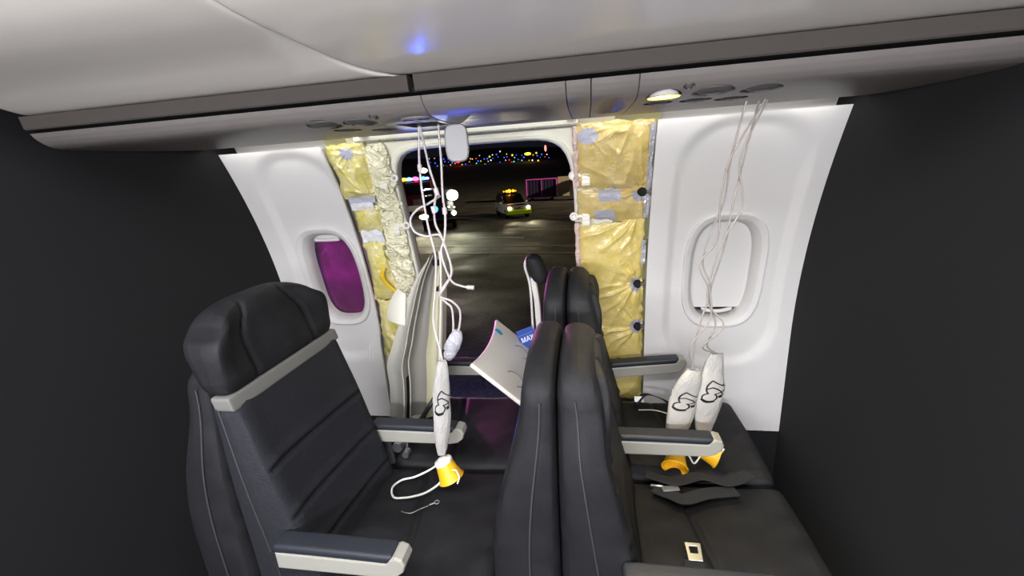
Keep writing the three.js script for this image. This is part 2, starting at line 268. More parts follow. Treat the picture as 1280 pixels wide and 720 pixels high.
function windowUnit(n, cx, cy, closed, label) {
  const g = base(n, [0, 0, 0]); tag(g, label, null, null, 'structure');
  mesh('window_bezel', hoop([[0.152, 0.239, -0.017], [0.1505, 0.2375, -0.008], [0.1475, 0.2345, -0.0045], [0.143, 0.23, -0.006], [0.136, 0.223, -0.009], [0.128, 0.216, -0.013]], 3.2, zw, cx, cy), M.lining, g);
  mesh('window_reveal', hoop([[0.128, 0.216, -0.013], [0.119, 0.209, -0.022], [0.112, 0.204, -0.036], [0.109, 0.201, -0.05], [0.108, 0.2, -0.075]], 3.2, zw, cx, cy), M.liningShade, g);
  mesh('window_pane', panelWithHole(cx, cy, sup(0.001, 0.001, 2), [cx - 0.125, cx + 0.125, cy - 0.215, cy + 0.215], (x, y) => zw(y) - 0.078, 0.003, 10, 40), closed ? M.paneClear : M.pane, g);
  const y0 = closed ? cy - 0.165 : cy + 0.176;
  const sh = mesh('window_shade', slab(16, 20, (u, v) => { const y = y0 + v * (cy + 0.23 - y0); return [cx - 0.115 + u * 0.23, y, zw(y) - 0.06]; }, (q) => [q[0], q[1], q[2] - 0.004]), M.lining, g);
  mesh('shade_grip', deform(rbox(0.12, 0.014, 0.018, 0.006, 12, 1, 1), (x, y, z) => [cx + x, y0 + 0.004 + y + (closed ? -0.018 : -0.002) * (1 - (x / 0.07) ** 2), z + zw(y0) - 0.048]), M.lining, sh);
  return g;
}
windowUnit('window_1', -1.145, 0.997, false, 'oval cabin window with its shade up and purple light outside');
windowUnit('window_2', 0.525, 0.985, true, 'oval cabin window with its white shade pulled down');

/* ------------------------------------------------------------------ overhead: bins, service units, strip lights */
const PSU = [[-0.955, 1.599], [-0.965, 1.585], [-0.99, 1.568], [-1.03, 1.561], [-1.12, 1.56], [-1.25, 1.562], [-1.4, 1.567], [-1.485, 1.572]];
const psuCurve = new THREE.CatmullRomCurve3(PSU.map(([z, y]) => V(0, y, z)), false, 'centripetal').getPoints(34).map((p) => [p.z, p.y]);
const psuPts = [...psuCurve.slice(0, -1), [-1.478, 1.571], [-1.478, 1.596]];
const psuY = (z) => { for (let i = 0; i < psuCurve.length - 1; i++) { const [a, p] = psuCurve[i], [b, q] = psuCurve[i + 1]; if (z <= a && z >= b) return p + (q - p) * (z - a) / (b - a); } return 1.57; };
const binPts = [[-0.99, 1.645], [-0.96, 1.642], [-0.945, 1.6415], [-0.92, 1.645], [-0.88, 1.652], [-0.84, 1.6595], [-0.8, 1.667], [-0.76, 1.675], [-0.7, 1.688], [-0.64, 1.708], [-0.585, 1.74], [-0.545, 1.79], [-0.525, 1.86], [-0.52, 2.0], [-0.52, 2.09]];
function bin(x0, x1, lift, label, curve0, curve1) {
  const t = base('overhead_bin', [(x0 + x1) / 2, 1.6, -0.9]); tag(t, label, 'overhead bin');
  const o = V(...t.position.toArray());
  const g = sweepX(binPts.map(([z, y]) => [z, y + lift * sstep(-0.96, -0.8, z)]), x0, x1, curve0, curve1).translate(-o.x, -o.y, -o.z);
  mesh('bin_body', g, M.bin, t); mesh('bin_top', bx(x1 - x0, 0.02, 0.66, 0, 2.1 - o.y, -0.85 - o.z), M.psuDark, t);
  mesh('lower_trim', alongX([[-0.944, 1.606], [-0.941, 1.609], [-0.938, 1.638], [-0.95, 1.6395], [-1.02, 1.6395], [-1.02, 1.606]], x0 + 0.0035, x1 - 0.0035, 0.001).translate(-o.x, -o.y, -o.z), M.binTrim, t);
  return t;
}
bin(-0.358, X1 - 0.01, 0, 'long grey overhead bin above the torn opening and the closed window', true, false);
bin(X0 + 0.01, -0.364, 0.013, 'grey overhead bin end above the purple window and black middle seat', false, true);
struct('trim_2', [bx(X1 - X0, 0.012, 0.5, (X0 + X1) / 2, 1.612, -1.21), bx(X1 - X0, 0.5, 0.02, (X0 + X1) / 2, 1.86, -1.32), bx(X1 - X0, 0.022, 0.004, (X0 + X1) / 2, 1.584, -1.4825, 0.001)], M.dark);

const disc = (x, z, r, h) => cyl(r, r, h, 36).translate(x, psuY(z), z);
function unit(name, x0, x1, label, category, tools) {
  const t = base(name, [(x0 + x1) / 2, 1.58, -1.2]); tag(t, label, category);
  const o = t.position; const back = (g) => g.translate(-o.x, -o.y, -o.z);
  let g = alongX(psuPts, x0 + 0.0009, x1 - 0.0009, 0.001);
  if (tools.length) g = cut(g, tools);
  mesh('unit_shell', toCreasedNormals(back(g), 0.5), M.psu, t); return { t, back };
}
function vent(u, x, z, r) {                         // round adjustable air outlet in its recess
  const y = psuY(z);
  const v = mesh('air_outlet', u.back(lathe([[0, -0.002], [r * 0.55, -0.003], [r * 0.62, 0.0], [r * 0.8, 0.003], [r * 0.97, 0.004], [r * 0.97, 0.01], [0, 0.01]], 36).translate(x, y, z)), M.psuDark, u.t);
  mesh('outlet_nozzle', u.back(lathe([[0, -0.006], [r * 0.2, -0.0055], [r * 0.42, -0.001], [r * 0.5, 0.002], [0, 0.002]], 24).translate(x, y, z)), M.psu, v);
}
const blind = (z0, z1, x, y, r) => x;
{ // unit whose mask hatch has dropped open
  const u = unit('service_unit', X0 + 0.005, -0.348, 'overhead service unit with air outlets and dropped mask hatch', 'service unit',
    [bx(0.105, 0.07, 0.13, -0.42, 1.58, -1.16, 0.008), disc(-0.62, -1.02, 0.043, 0.012), disc(-0.53, -1.025, 0.041, 0.012), disc(-0.625, -1.13, 0.037, 0.012), disc(-0.555, -1.2, 0.037, 0.012), disc(-0.478, -0.99, 0.012, 0.012)]);
  vent(u, -0.62, -1.02, 0.042); vent(u, -0.53, -1.025, 0.04); vent(u, -0.625, -1.13, 0.036); vent(u, -0.555, -1.2, 0.036); vent(u, -0.478, -0.99, 0.0115);
  const sp = mesh('speaker_plate', u.back(lathe([[0, -0.0035], [0.8, -0.003], [0.97, -0.001], [1, 0.003], [0, 0.003]], 40).scale(0.038, 1, 0.024).translate(-0.388, psuY(-1.02) - 0.0005, -1.02)), M.psu, u.t);
  for (let i = 0; i < 12; i++) if (i < 5 || i > 6) mesh('speaker_slot', u.back(bx(0.0026, 0.0015, 0.012, -0.388 + (i - 5.5) * 0.0058, psuY(-1.02) - 0.0042, -1.016 - 0.004 * Math.abs(Math.cos(i)), 0.0006)), M.dark, sp);
  const box = mesh('mask_compartment', u.back(merge([bx(0.1, 0.004, 0.125, -0.42, 1.592, -1.16), bx(0.003, 0.028, 0.125, -0.4705, 1.578, -1.16), bx(0.003, 0.028, 0.125, -0.3695, 1.578, -1.16)])), M.psuDark, u.t);
  for (const x of [-0.446, -0.39]) mesh('hose_fitting', u.back(cyl(0.005, 0.005, 0.02, 12).translate(x, 1.578, -1.19)), M.metal, box);
  const outline = sup(0.0325, 0.05, 3.6), pts = []; for (let i = 0; i < 60; i++) pts.push(outline(i / 60 * 2 * Math.PI));
  mesh('mask_hatch_door', u.back(prism(pts, 0.012, 0.004).rotateY(0.14).translate(-0.348, 1.511, -1.203)), M.psuDoor, u.t);
}
unit('filler_panel', -0.348, -0.038, 'wide plain filler panel above the top of the torn opening', 'ceiling panel', []);
unit('filler_panel', -0.038, 0.013, 'narrow plain filler strip beside the panel with a scooped recess', 'ceiling panel', []);
{ const scoopTool = new THREE.SphereGeometry(1, 40, 24).scale(0.04, 0.034, 0.17).translate(0.06, 1.55, -1.15);
  unit('filler_panel', 0.013, 0.108, 'filler panel with a scooped recess above the yellow insulation', 'ceiling panel', [scoopTool]); }
{
  const u = unit('service_unit', 0.108, X1 - 0.005, 'overhead service unit with a glowing reading light', 'service unit',
    [disc(0.164, -1.02, 0.036, 0.03), disc(0.262, -1.025, 0.042, 0.012), disc(0.252, -1.13, 0.036, 0.012), disc(0.338, -1.16, 0.036, 0.012), disc(0.206, -0.985, 0.012, 0.012), disc(0.168, -1.125, 0.033, 0.01), disc(0.36, -1.04, 0.04, 0.012)]);
  vent(u, 0.262, -1.025, 0.041); vent(u, 0.252, -1.13, 0.035); vent(u, 0.338, -1.16, 0.035); vent(u, 0.206, -0.985, 0.0115); vent(u, 0.168, -1.125, 0.032); vent(u, 0.36, -1.04, 0.039);
  const y = psuY(-1.02);
  const ring = mesh('reading_light', u.back(lathe([[0.0355, -0.002], [0.033, -0.0035], [0.031, 0.0], [0.026, 0.011], [0.018, 0.014], [0, 0.0145]], 40).translate(0.164, y, -1.02)), M.liningShade, u.t);
  mesh('bulb', u.back(new THREE.SphereGeometry(0.0095, 20, 14).scale(1, 0.6, 1).translate(0.155, y + 0.011, -1.028)), M.lampWarm, ring);
  const l = spot(0xffe9a8, L.reading, [0.155, y + 0.003, -1.028], [0.25, 0.45, -1.0], 0.62, 0.8, 0.4); l.name = 'reading_lamp_light';
  const p = new THREE.PointLight(0xffd23c, 0.12, 0, 2); p.position.set(0.16, y + 0.0045, -1.024); p.shadow.radius = 0.2; p.castShadow = true; scene.add(p);
}
for (const [x0, x1, label, dim] of [[-0.02, X1 - 0.03, 'bright white strip light along the lining above the insulation and closed window'], [-1.4, -0.8, 'bright white strip light along the lining above the purple window'], [-0.77, -0.05, 'dim strip light above the rail across the torn opening', 1.3]]) {
  const t = base('strip_light', [(x0 + x1) / 2, 1.588, -1.503]); tag(t, label, 'light');
  mesh('housing', bx(x1 - x0, 0.012, 0.03, 0, 0.01, 0, 0.003), M.liningShade, t);
  mesh('diffuser', cyl(0.007, 0.007, x1 - x0, 16).rotateZ(Math.PI / 2).translate(0, -0.005, 0), dim ? glow(0xfffaf0, dim) : M.tube, t);
}
{ // rail under the overhead units, across the top of the hole
  const r = struct('trim_3', alongX([[-1.515, 1.558], [-1.53, 1.556], [-1.555, 1.576], [-1.555, 1.592], [-1.51, 1.592], [-1.51, 1.562]], -0.82, -0.025), M.frame); tag(r, 'cream rail with small clips across the top of the opening');
  for (let i = 0; i < 13; i++) mesh('rail_clip', bx(0.012, 0.006, 0.012, -0.79 + i * 0.062 + 0.006 * Math.sin(i * 3), 1.5595, -1.517, 0.002), M.primer, r);
}
{ const t = base('ceiling_light', [-0.3, 2.115, 0.05]); tag(t, 'long aisle ceiling light panel above the camera', 'light'); mesh('housing', bx(2.04, 0.02, 0.46, 0, 0.005, 0), M.liningShade, t); mesh('diffuser', bx(2.0, 0.006, 0.4, 0, -0.007, 0), M.ceilLamp, t); }
{ const t = base('strip_light', [-0.3, 1.57, 1.5]); tag(t, 'strip light on the far side of the aisle behind the camera', 'light'); mesh('housing', bx(2.05, 0.02, 0.16, 0, 0.045, 0.03), M.liningShade, t); mesh('diffuser', bx(2.0, 0.08, 0.03, 0, -0.01, 0.02), glow(0xfff1dc, 4), t); }

/* ------------------------------------------------------------------ insulation and torn film either side of the hole */
const offset = (x, y, d) => [x, y, zw(y) - d];
function sheet(o) {                                  // crumpled quilt on the curve of the wall
  const { c, d = 0.03, puff = 0.02, nu = 60, nv = 80, wob = 0.006, folds = [], rough = 0.006, dir = 0.5, th = 0.014, s = 0, freq = 9 } = o;
  const P = (u, v) => { const a = c[0], b = c[1], e = c[2], f = c[3]; return [a[0] * (1 - u) * (1 - v) + b[0] * u * (1 - v) + e[0] * u * v + f[0] * (1 - u) * v, a[1] * (1 - u) * (1 - v) + b[1] * u * (1 - v) + e[1] * u * v + f[1] * (1 - u) * v]; };
  const front = (u, v) => {
    let [x, y] = P(u, v); const e = 1 - sstep(0, 0.08, Math.min(u, 1 - u, v, 1 - v));
    x += e * wob * fbm(x * 40, y * 40, s, 3) * 2; y += e * wob * fbm(x * 40 + 9, y * 40, s + 5, 3) * 2;
    let h = puff * Math.pow(Math.sin(Math.PI * Math.min(1, Math.max(0, u))), 0.5) * Math.pow(Math.sin(Math.PI * Math.min(1, Math.max(0, v))), 0.5);
    for (const [fx, fy, n, amp, R, dent] of folds) { const r = Math.hypot(x - fx, y - fy), a = Math.atan2(y - fy, x - fx); h += amp * (Math.pow(ridge(a * n + fbm(x * 9, y * 9, s, 2), r * 6, s), 3) - 0.4) * Math.exp(-r / R) * sstep(0, 0.04, r); h -= dent * Math.exp(-((r / 0.035) ** 2)); }
    const q = x * Math.cos(dir) + y * Math.sin(dir), w = -x * Math.sin(dir) + y * Math.cos(dir);
    h += rough * (Math.pow(ridge(q * freq + fbm(x * 6, y * 6, s + 2, 3) * 1.4, w * freq * 0.32, s), 3) - 0.4) + (o.fine ?? 0.3) * rough * fbm(x * 55, y * 55, s + 8, 3);
    return [x, y, zw(y) - d + h * (1 - 0.7 * e)];
  };
  const g = slab(nu, nv, front, (p) => [p[0], p[1], Math.min(p[2] - 0.004, zw(p[1]) - d - th)], [1, 1]);
  const q = g.attributes.position, uv = g.attributes.uv; for (let i = 0; i < q.count; i++) uv.setXY(i, q.getX(i) * 3.1 + q.getZ(i) * 0.7, q.getY(i) * 3.1 + q.getZ(i) * 0.7);
  return { g, front };
}
function quilt(name, label, category, mat, o, group) { const s = sheet(o), m = mesh(name, s.g, mat); tag(m, label, category, group); m.userData.front = undefined; delete m.userData.front; return { m, front: s.front }; }
function patch(b, u0, v0, a, bb, mat, round, turn = 0, lift = 0.0016) {   // foil tape stuck on a quilt
  const { front, m } = b;
  mesh('tape_patch', slab(12, 12, (u, v) => { let x = u * 2 - 1, y = v * 2 - 1; if (round) { const r = Math.max(Math.abs(x), Math.abs(y)), l = Math.hypot(x, y) || 1; x *= r / l; y *= r / l; } const X = (x * Math.cos(turn) - y * Math.sin(turn)) * a, Y = (x * Math.sin(turn) + y * Math.cos(turn)) * bb, p = front(Math.min(0.995, Math.max(0.005, u0 + X)), Math.min(0.995, Math.max(0.005, v0 + Y))); return [p[0], p[1], p[2] + lift]; }, (p) => [p[0], p[1], p[2] - 0.0012]), mat ?? M.tape, m);
}
const G1 = 'insulation blankets around the opening';
const top = quilt('insulation_blanket', 'large wrinkled tan insulation blanket at the top, under the strip light', 'insulation', M.blanket, { c: [[-0.034, 1.345], [0.224, 1.325], [0.229, 1.563], [-0.03, 1.568]], puff: 0.03, folds: [[0.205, 1.32, 3.4, 0.024, 0.16, 0.012], [0.17, 1.62, 3.6, 0.026, 0.16, 0], [0.01, 1.525, 3, 0.012, 0.05, 0.008]], dir: 0.95, rough: 0.008, freq: 7, s: 3, nv: 90 });
patch(top, 0.15, 0.8, 0.13, 0.12, M.tape, true);
const midB = quilt('insulation_blanket', 'short tan insulation band between the two white eyelet brackets', 'insulation', M.blanket, { c: [[-0.034, 1.222], [0.222, 1.205], [0.225, 1.33], [-0.03, 1.335]], puff: 0.026, d: 0.034, folds: [[0.2, 1.318, 3, 0.02, 0.09, 0.014]], dir: 1.9, rough: 0.008, s: 6 });
patch(midB, 0.45, 0.84, 0.16, 0.2, M.tape, false, 0.05); patch(midB, 0.4, 0.16, 0.15, 0.2, M.tape, false, 0.15); patch(midB, 0.88, 0.82, 0.1, 0.2, M.tape, true);
const low = quilt('insulation_blanket', 'tall creased yellow insulation blanket behind the black window seat', 'insulation', M.yellowBlanket, { c: [[-0.034, 0.592], [0.228, 0.592], [0.223, 1.215], [-0.034, 1.2]], puff: 0.034, nv: 150, folds: [[0.2, 0.943, 3.2, 0.02, 0.18, 0.016], [0.205, 0.75, 3.0, 0.02, 0.18, 0.014], [0.205, 1.26, 3.4, 0.026, 0.2, 0]], dir: 1.2, rough: 0.007, freq: 6, s: 11 });
patch(low, 0.88, 0.56, 0.09, 0.05, M.tape, true); patch(low, 0.9, 0.255, 0.1, 0.05, M.tape, true);
const foot = quilt('insulation_blanket', 'yellow insulation offcut below the window armrest', 'insulation', M.yellowBlanket, { c: [[0.0, 0.39], [0.23, 0.39], [0.229, 0.565], [0.0, 0.565]], puff: 0.022, nv: 40, dir: 0.2, s: 17 });
tag(mesh('sill_ledge', alongXY(), M.frame), 'pale ledge under the tall yellow insulation blanket', 'ledge');
function alongXY() { return bx(0.262, 0.016, 0.03, 0.1, 0.578, zw(0.578) - 0.03, 0.005); }
{ // ragged foam along the inner edge
  const pts = (y0, y1, s) => slab(5, 60, (u, v) => { const y = y0 + v * (y1 - y0), x = -0.046 + u * 0.018 + 0.005 * fbm(y * 60, u * 3, s, 3); return [x, y, zw(y) - 0.016 + 0.006 * Math.sin(u * Math.PI) + 0.004 * fbm(y * 90, u * 9, s + 3, 2)]; }, (p) => [p[0], p[1], zw(p[1]) - 0.055], [0.1, 1]);
  tag(mesh('foam_edging', pts(0.8, 1.21, 3), M.pinkFoam), 'ragged pinkish foam edge along the tall yellow blanket', 'insulation');
  tag(mesh('foam_edging', pts(1.345, 1.565, 8), M.pinkFoam), 'ragged pinkish foam edge along the top tan blanket', 'insulation');
}
tag(mesh('foil_strip', slab(6, 60, (u, v) => { const y = 1.22 + v * 0.33; return [0.214 + u * 0.02 + 0.006 * fbm(y * 20, u, 4, 2), y, zw(y) - 0.02 + 0.01 * fbm(y * 26, u * 4, 2, 3)]; }, (p) => [p[0], p[1], p[2] - 0.003], [0.1, 1]), M.foil), 'crumpled silver foil strip tucked beside the top tan blanket', 'foil');
tag(mesh('foil_strip', slab(6, 40, (u, v) => { const y = 1.03 + v * 0.1; return [0.212 + u * 0.016 + 0.004 * fbm(y * 20, u, 9, 2), y, zw(y) - 0.018 + 0.008 * fbm(y * 30, u * 4, 7, 3)]; }, (p) => [p[0], p[1], p[2] - 0.003], [0.1, 0.4]), M.foil), 'small silver foil scrap beside the tall yellow blanket', 'foil');
function mount(x, y, label) {
  const t = base('panel_mount', [x, y, zw(y) - 0.02]); tag(t, label, 'mount', 'dark panel mounts along the lining edge');
  mesh('plug', lathe([[0, 0.034], [0.009, 0.034], [0.012, 0.03], [0.012, 0.012], [0.016, 0.008], [0.016, -0.02], [0, -0.02]], 20).rotateX(Math.PI / 2), M.dark, t);
  mesh('clip', merge([bx(0.024, 0.012, 0.02, 0.018, 0, 0.006, 0.003), bx(0.006, 0.03, 0.016, 0.029, 0, 0.008, 0.002)]), M.psuDark, t);
}
mount(0.202, 1.319, 'dark panel mount in the silver tape below the top tan blanket');
mount(0.2, 0.943, 'dark panel mount in a taped hole halfway up the tall yellow blanket');
mount(0.205, 0.75, 'dark panel mount in a taped hole low on the tall yellow blanket');

function eyelet(x, y, flip, label) {                 // stop fitting: base plate and ring
  const t = base('eyelet_bracket', [x, y, zw(y) - 0.03]); tag(t, label, 'bracket', 'white eyelet brackets on the door frame');
  mesh('ring', new THREE.TorusGeometry(0.0115, 0.006, 12, 32), M.eyelet, t);
  mesh('bolt', cyl(0.006, 0.006, 0.014, 6).rotateX(Math.PI / 2), M.metal, t);
  mesh('bracket_arm', bx(0.026, 0.014, 0.012, flip * 0.024, 0, 0, 0.004), M.eyelet, t); const pl = mesh('bracket_plate', bx(0.032, 0.05, 0.012, flip * 0.046, -0.014, 0.002, 0.004), M.eyelet, t); for (const y of [0.002, -0.014, -0.03]) mesh('plate_rib', bx(0.026, 0.004, 0.01, flip * 0.046, y, 0.01, 0.002), M.eyelet, pl);
}
eyelet(-0.047, 1.392, 1, 'white eyelet bracket between the two upper tan blankets');
eyelet(-0.049, 1.235, 1, 'white eyelet bracket just above the tall yellow blanket');
eyelet(-0.748, 1.228, -1, 'cream eyelet bracket beside the loop of white hose');
eyelet(-0.742, 1.424, -1, 'cream eyelet bracket beside the crumpled film near the lintel');

// the torn side beside the purple window
const lt = quilt('insulation_blanket', 'lemon yellow insulation pad with a silver patch beside the purple window lining', 'insulation', M.paleBlanket, { c: [[-0.978, 1.352], [-0.842, 1.36], [-0.82, 1.562], [-0.98, 1.562]], puff: 0.034, folds: [[-0.886, 1.53, 3, 0.016, 0.06, 0.006], [-0.86, 1.36, 3, 0.024, 0.1, 0]], dir: 0.9, rough: 0.012, s: 23 });
patch(lt, 0.56, 0.82, 0.17, 0.11, M.tape, true);
const lm = quilt('insulation_blanket', 'small lemon insulation pad wrapped in white cloth below the patched pad', 'insulation', M.paleBlanket, { c: [[-0.968, 1.208], [-0.86, 1.2], [-0.845, 1.318], [-0.962, 1.312]], puff: 0.03, folds: [[-0.9, 1.3, 3, 0.012, 0.06, 0]], dir: 0.3, s: 27 });
tag(mesh('cloth_wrap', [slab(20, 8, (u, v) => { const x = -0.96 + u * 0.1, y = 1.306 + v * 0.03 + 0.006 * fbm(x * 50, v * 3, 3, 2); return [x, y, zw(y) - 0.014 + 0.006 * fbm(x * 40, y * 60, 1, 3)]; }, (p) => [p[0], p[1], p[2] - 0.004], [0.3, 0.1]), slab(24, 10, (u, v) => { const x = -0.955 + u * 0.1, y = 1.165 + v * 0.05 + 0.008 * fbm(x * 50, v * 3, 8, 2); return [x, y, zw(y) - 0.012 + 0.009 * fbm(x * 36, y * 50, 5, 3)]; }, (p) => [p[0], p[1], p[2] - 0.004], [0.3, 0.1])], M.whiteCloth), 'torn white cloth above and below the small lemon pad', 'cloth');
tag(mesh('cloth_wrap', slab(20, 6, (u, v) => { const x = -0.962 + u * 0.115, y = 1.334 + v * 0.026 + 0.004 * fbm(x * 50, v * 3, 13, 2); return [x, y, zw(y) - 0.02 + 0.006 * fbm(x * 40, y * 60, 11, 3)]; }, (p) => [p[0], p[1], p[2] - 0.004], [0.3, 0.1]), M.tape), 'grey tape band under the patched lemon pad', 'tape');
const lower = quilt('insulation_blanket', 'torn cream insulation strip hanging below the small lemon pad', 'insulation', M.paleBlanket, { c: [[-0.972, 0.87], [-0.868, 0.9], [-0.872, 1.18], [-0.966, 1.17]], puff: 0.034, wob: 0.014, dir: 0.1, rough: 0.016, freq: 16, s: 31 });
quilt('insulation_blanket', 'lowest lemon insulation pad beside the standing grey panel', 'insulation', M.paleBlanket, { c: [[-0.978, 0.42], [-0.83, 0.42], [-0.845, 0.88], [-0.974, 0.88]], puff: 0.04, wob: 0.012, dir: 0.6, rough: 0.018, freq: 14, s: 37 });
tag(mesh('foam_shred', deform(rbox(0.022, 0.12, 0.014, 0.006, 3, 14, 2), (x, y, z) => [x - 0.892 + 0.03 * Math.pow(y / 0.06, 2) - y * 0.28, y + 0.985, z + zw(y + 0.985) + 0.012 + 0.006 * Math.sin(y * 40)]), M.yellowFoam), 'bright yellow foam shred sticking out of the torn cream strip', 'foam');
for (const [o, label] of [
  [{ c: [[-0.872, 1.06], [-0.768, 1.06], [-0.755, 1.3], [-0.862, 1.3]], s: 41 }, 'crumpled clear film on the frame below the cream eyelet bracket'],
  [{ c: [[-0.85, 1.29], [-0.755, 1.29], [-0.745, 1.55], [-0.832, 1.555]], s: 45 }, 'crumpled clear film beside the patched lemon pad'],
  [{ c: [[-0.88, 0.76], [-0.772, 0.76], [-0.766, 1.07], [-0.878, 1.07]], s: 49 }, 'crumpled clear film low on the frame beside the standing grey panel'],
]) quilt('torn_film', label, 'plastic film', M.film, { ...o, d: 0.034, puff: 0.018, wob: 0.012, rough: 0.011, fine: 0.5, freq: 17, dir: 1.1, nu: 70, nv: 110, th: 0.003 });

/* ------------------------------------------------------------------ seats */
const REC = 0.25;                                    // recline: back leans this much per metre of height
function backSlab(y0, y1, w, d0, thick, cfg = {}) { // slab that follows the recline; d0 = front face ahead of the recline line
  const { r = 0.035, top = 0, bolster = 0, seams = [], ny = 40, nz = 28, nx = 6, fold = 0, pinch = 0.0, wing = 0 } = cfg;
  return (() => {
    const T = (y) => (typeof thick === 'function' ? thick(y) : thick);
    const g = rbox(0.1, y1 - y0, w, Math.min(r, 0.048), nx, ny, nz);
    return deform(g, (x, y, z) => {
      const Y = y + (y0 + y1) / 2, v = (y + (y1 - y0) / 2) / (y1 - y0), zz = z / (w / 2);
      const narrow = 1 - top * Math.pow(sstep(0.45, 1, v), 1.4);
      const drop = -pinch * Math.pow(Math.abs(zz), 3) * sstep(0.6, 1, v);
      let f = (typeof d0 === 'function' ? d0(Y) : d0 - REC * (Y - 0.45)) + (x - 0.05) * T(Y) / 0.1;
      const front = sstep(-0.02, 0.045, x);
      f += front * bolster * Math.pow(Math.abs(zz), 4);
      f += front * wing * sstep(0, 0.7, v) * Math.pow(sstep(0.45, 1, Math.abs(zz)), 1.3);
      for (const [ys, slope, z0, z1, dep] of seams) { const yy = Y - ys - slope * z; const on = sstep(z0 - 0.01, z0 + 0.01, z) * (1 - sstep(z1 - 0.01, z1 + 0.01, z)); f -= front * on * dep * (Math.exp(-((yy / 0.006) ** 2)) - 0.35 * Math.exp(-(((yy - 0.018) / 0.013) ** 2))); }
      for (const zc of [-fold, fold]) if (fold) f -= front * 0.01 * Math.exp(-(((z - zc * narrow) / 0.006) ** 2));
      return [f, Y + drop, z * narrow];
    });
  })();
}
function armrest(parent, z, kind, tilt = 0) {
  const body = prism([[-0.06, 0.552], [0.215, 0.556], [0.243, 0.562], [0.262, 0.578], [0.268, 0.597], [0.262, 0.612], [0.245, 0.618], [0.232, 0.612], [0.222, 0.6], [-0.06, 0.6]], 0.05, 0.005).translate(0, 0, z - 0.025);
  const piv = (g) => { const c = V(-0.06, 0.58, z); g.translate(-c.x, -c.y, -c.z).rotateZ(tilt).translate(c.x, c.y, c.z); return g; };
  const b = mesh('armrest', piv(body), M.armBody, parent);
  mesh('arm_pad', piv(deform(rbox(0.3, 0.024, 0.052, 0.01, 12, 1, 2), (x, y, z2) => [x + 0.086 + (x > 0.12 ? 0.006 * y / 0.012 : 0), y + 0.608 + 0.002 * Math.cos(x * 8), z2 + z])), M.armPad, b);
  mesh('arm_hinge', piv(cyl(0.026, 0.026, 0.046, 24).rotateX(Math.PI / 2).translate(-0.055, 0.576, z)), M.dark, b);
  return b;
}
const GAP = -0.197;                                  // upright plane between the front cushions and the rear shell
const leanTo = (d0, bump = 0) => (y) => d0 - REC * (y - 0.45) + bump * sstep(0.82, 1.02, y);
const shellT = (y) => 0.068 + 0.088 * sstep(1.06, 0.56, y) - 0.03 * sstep(0.45, 0.3, y);
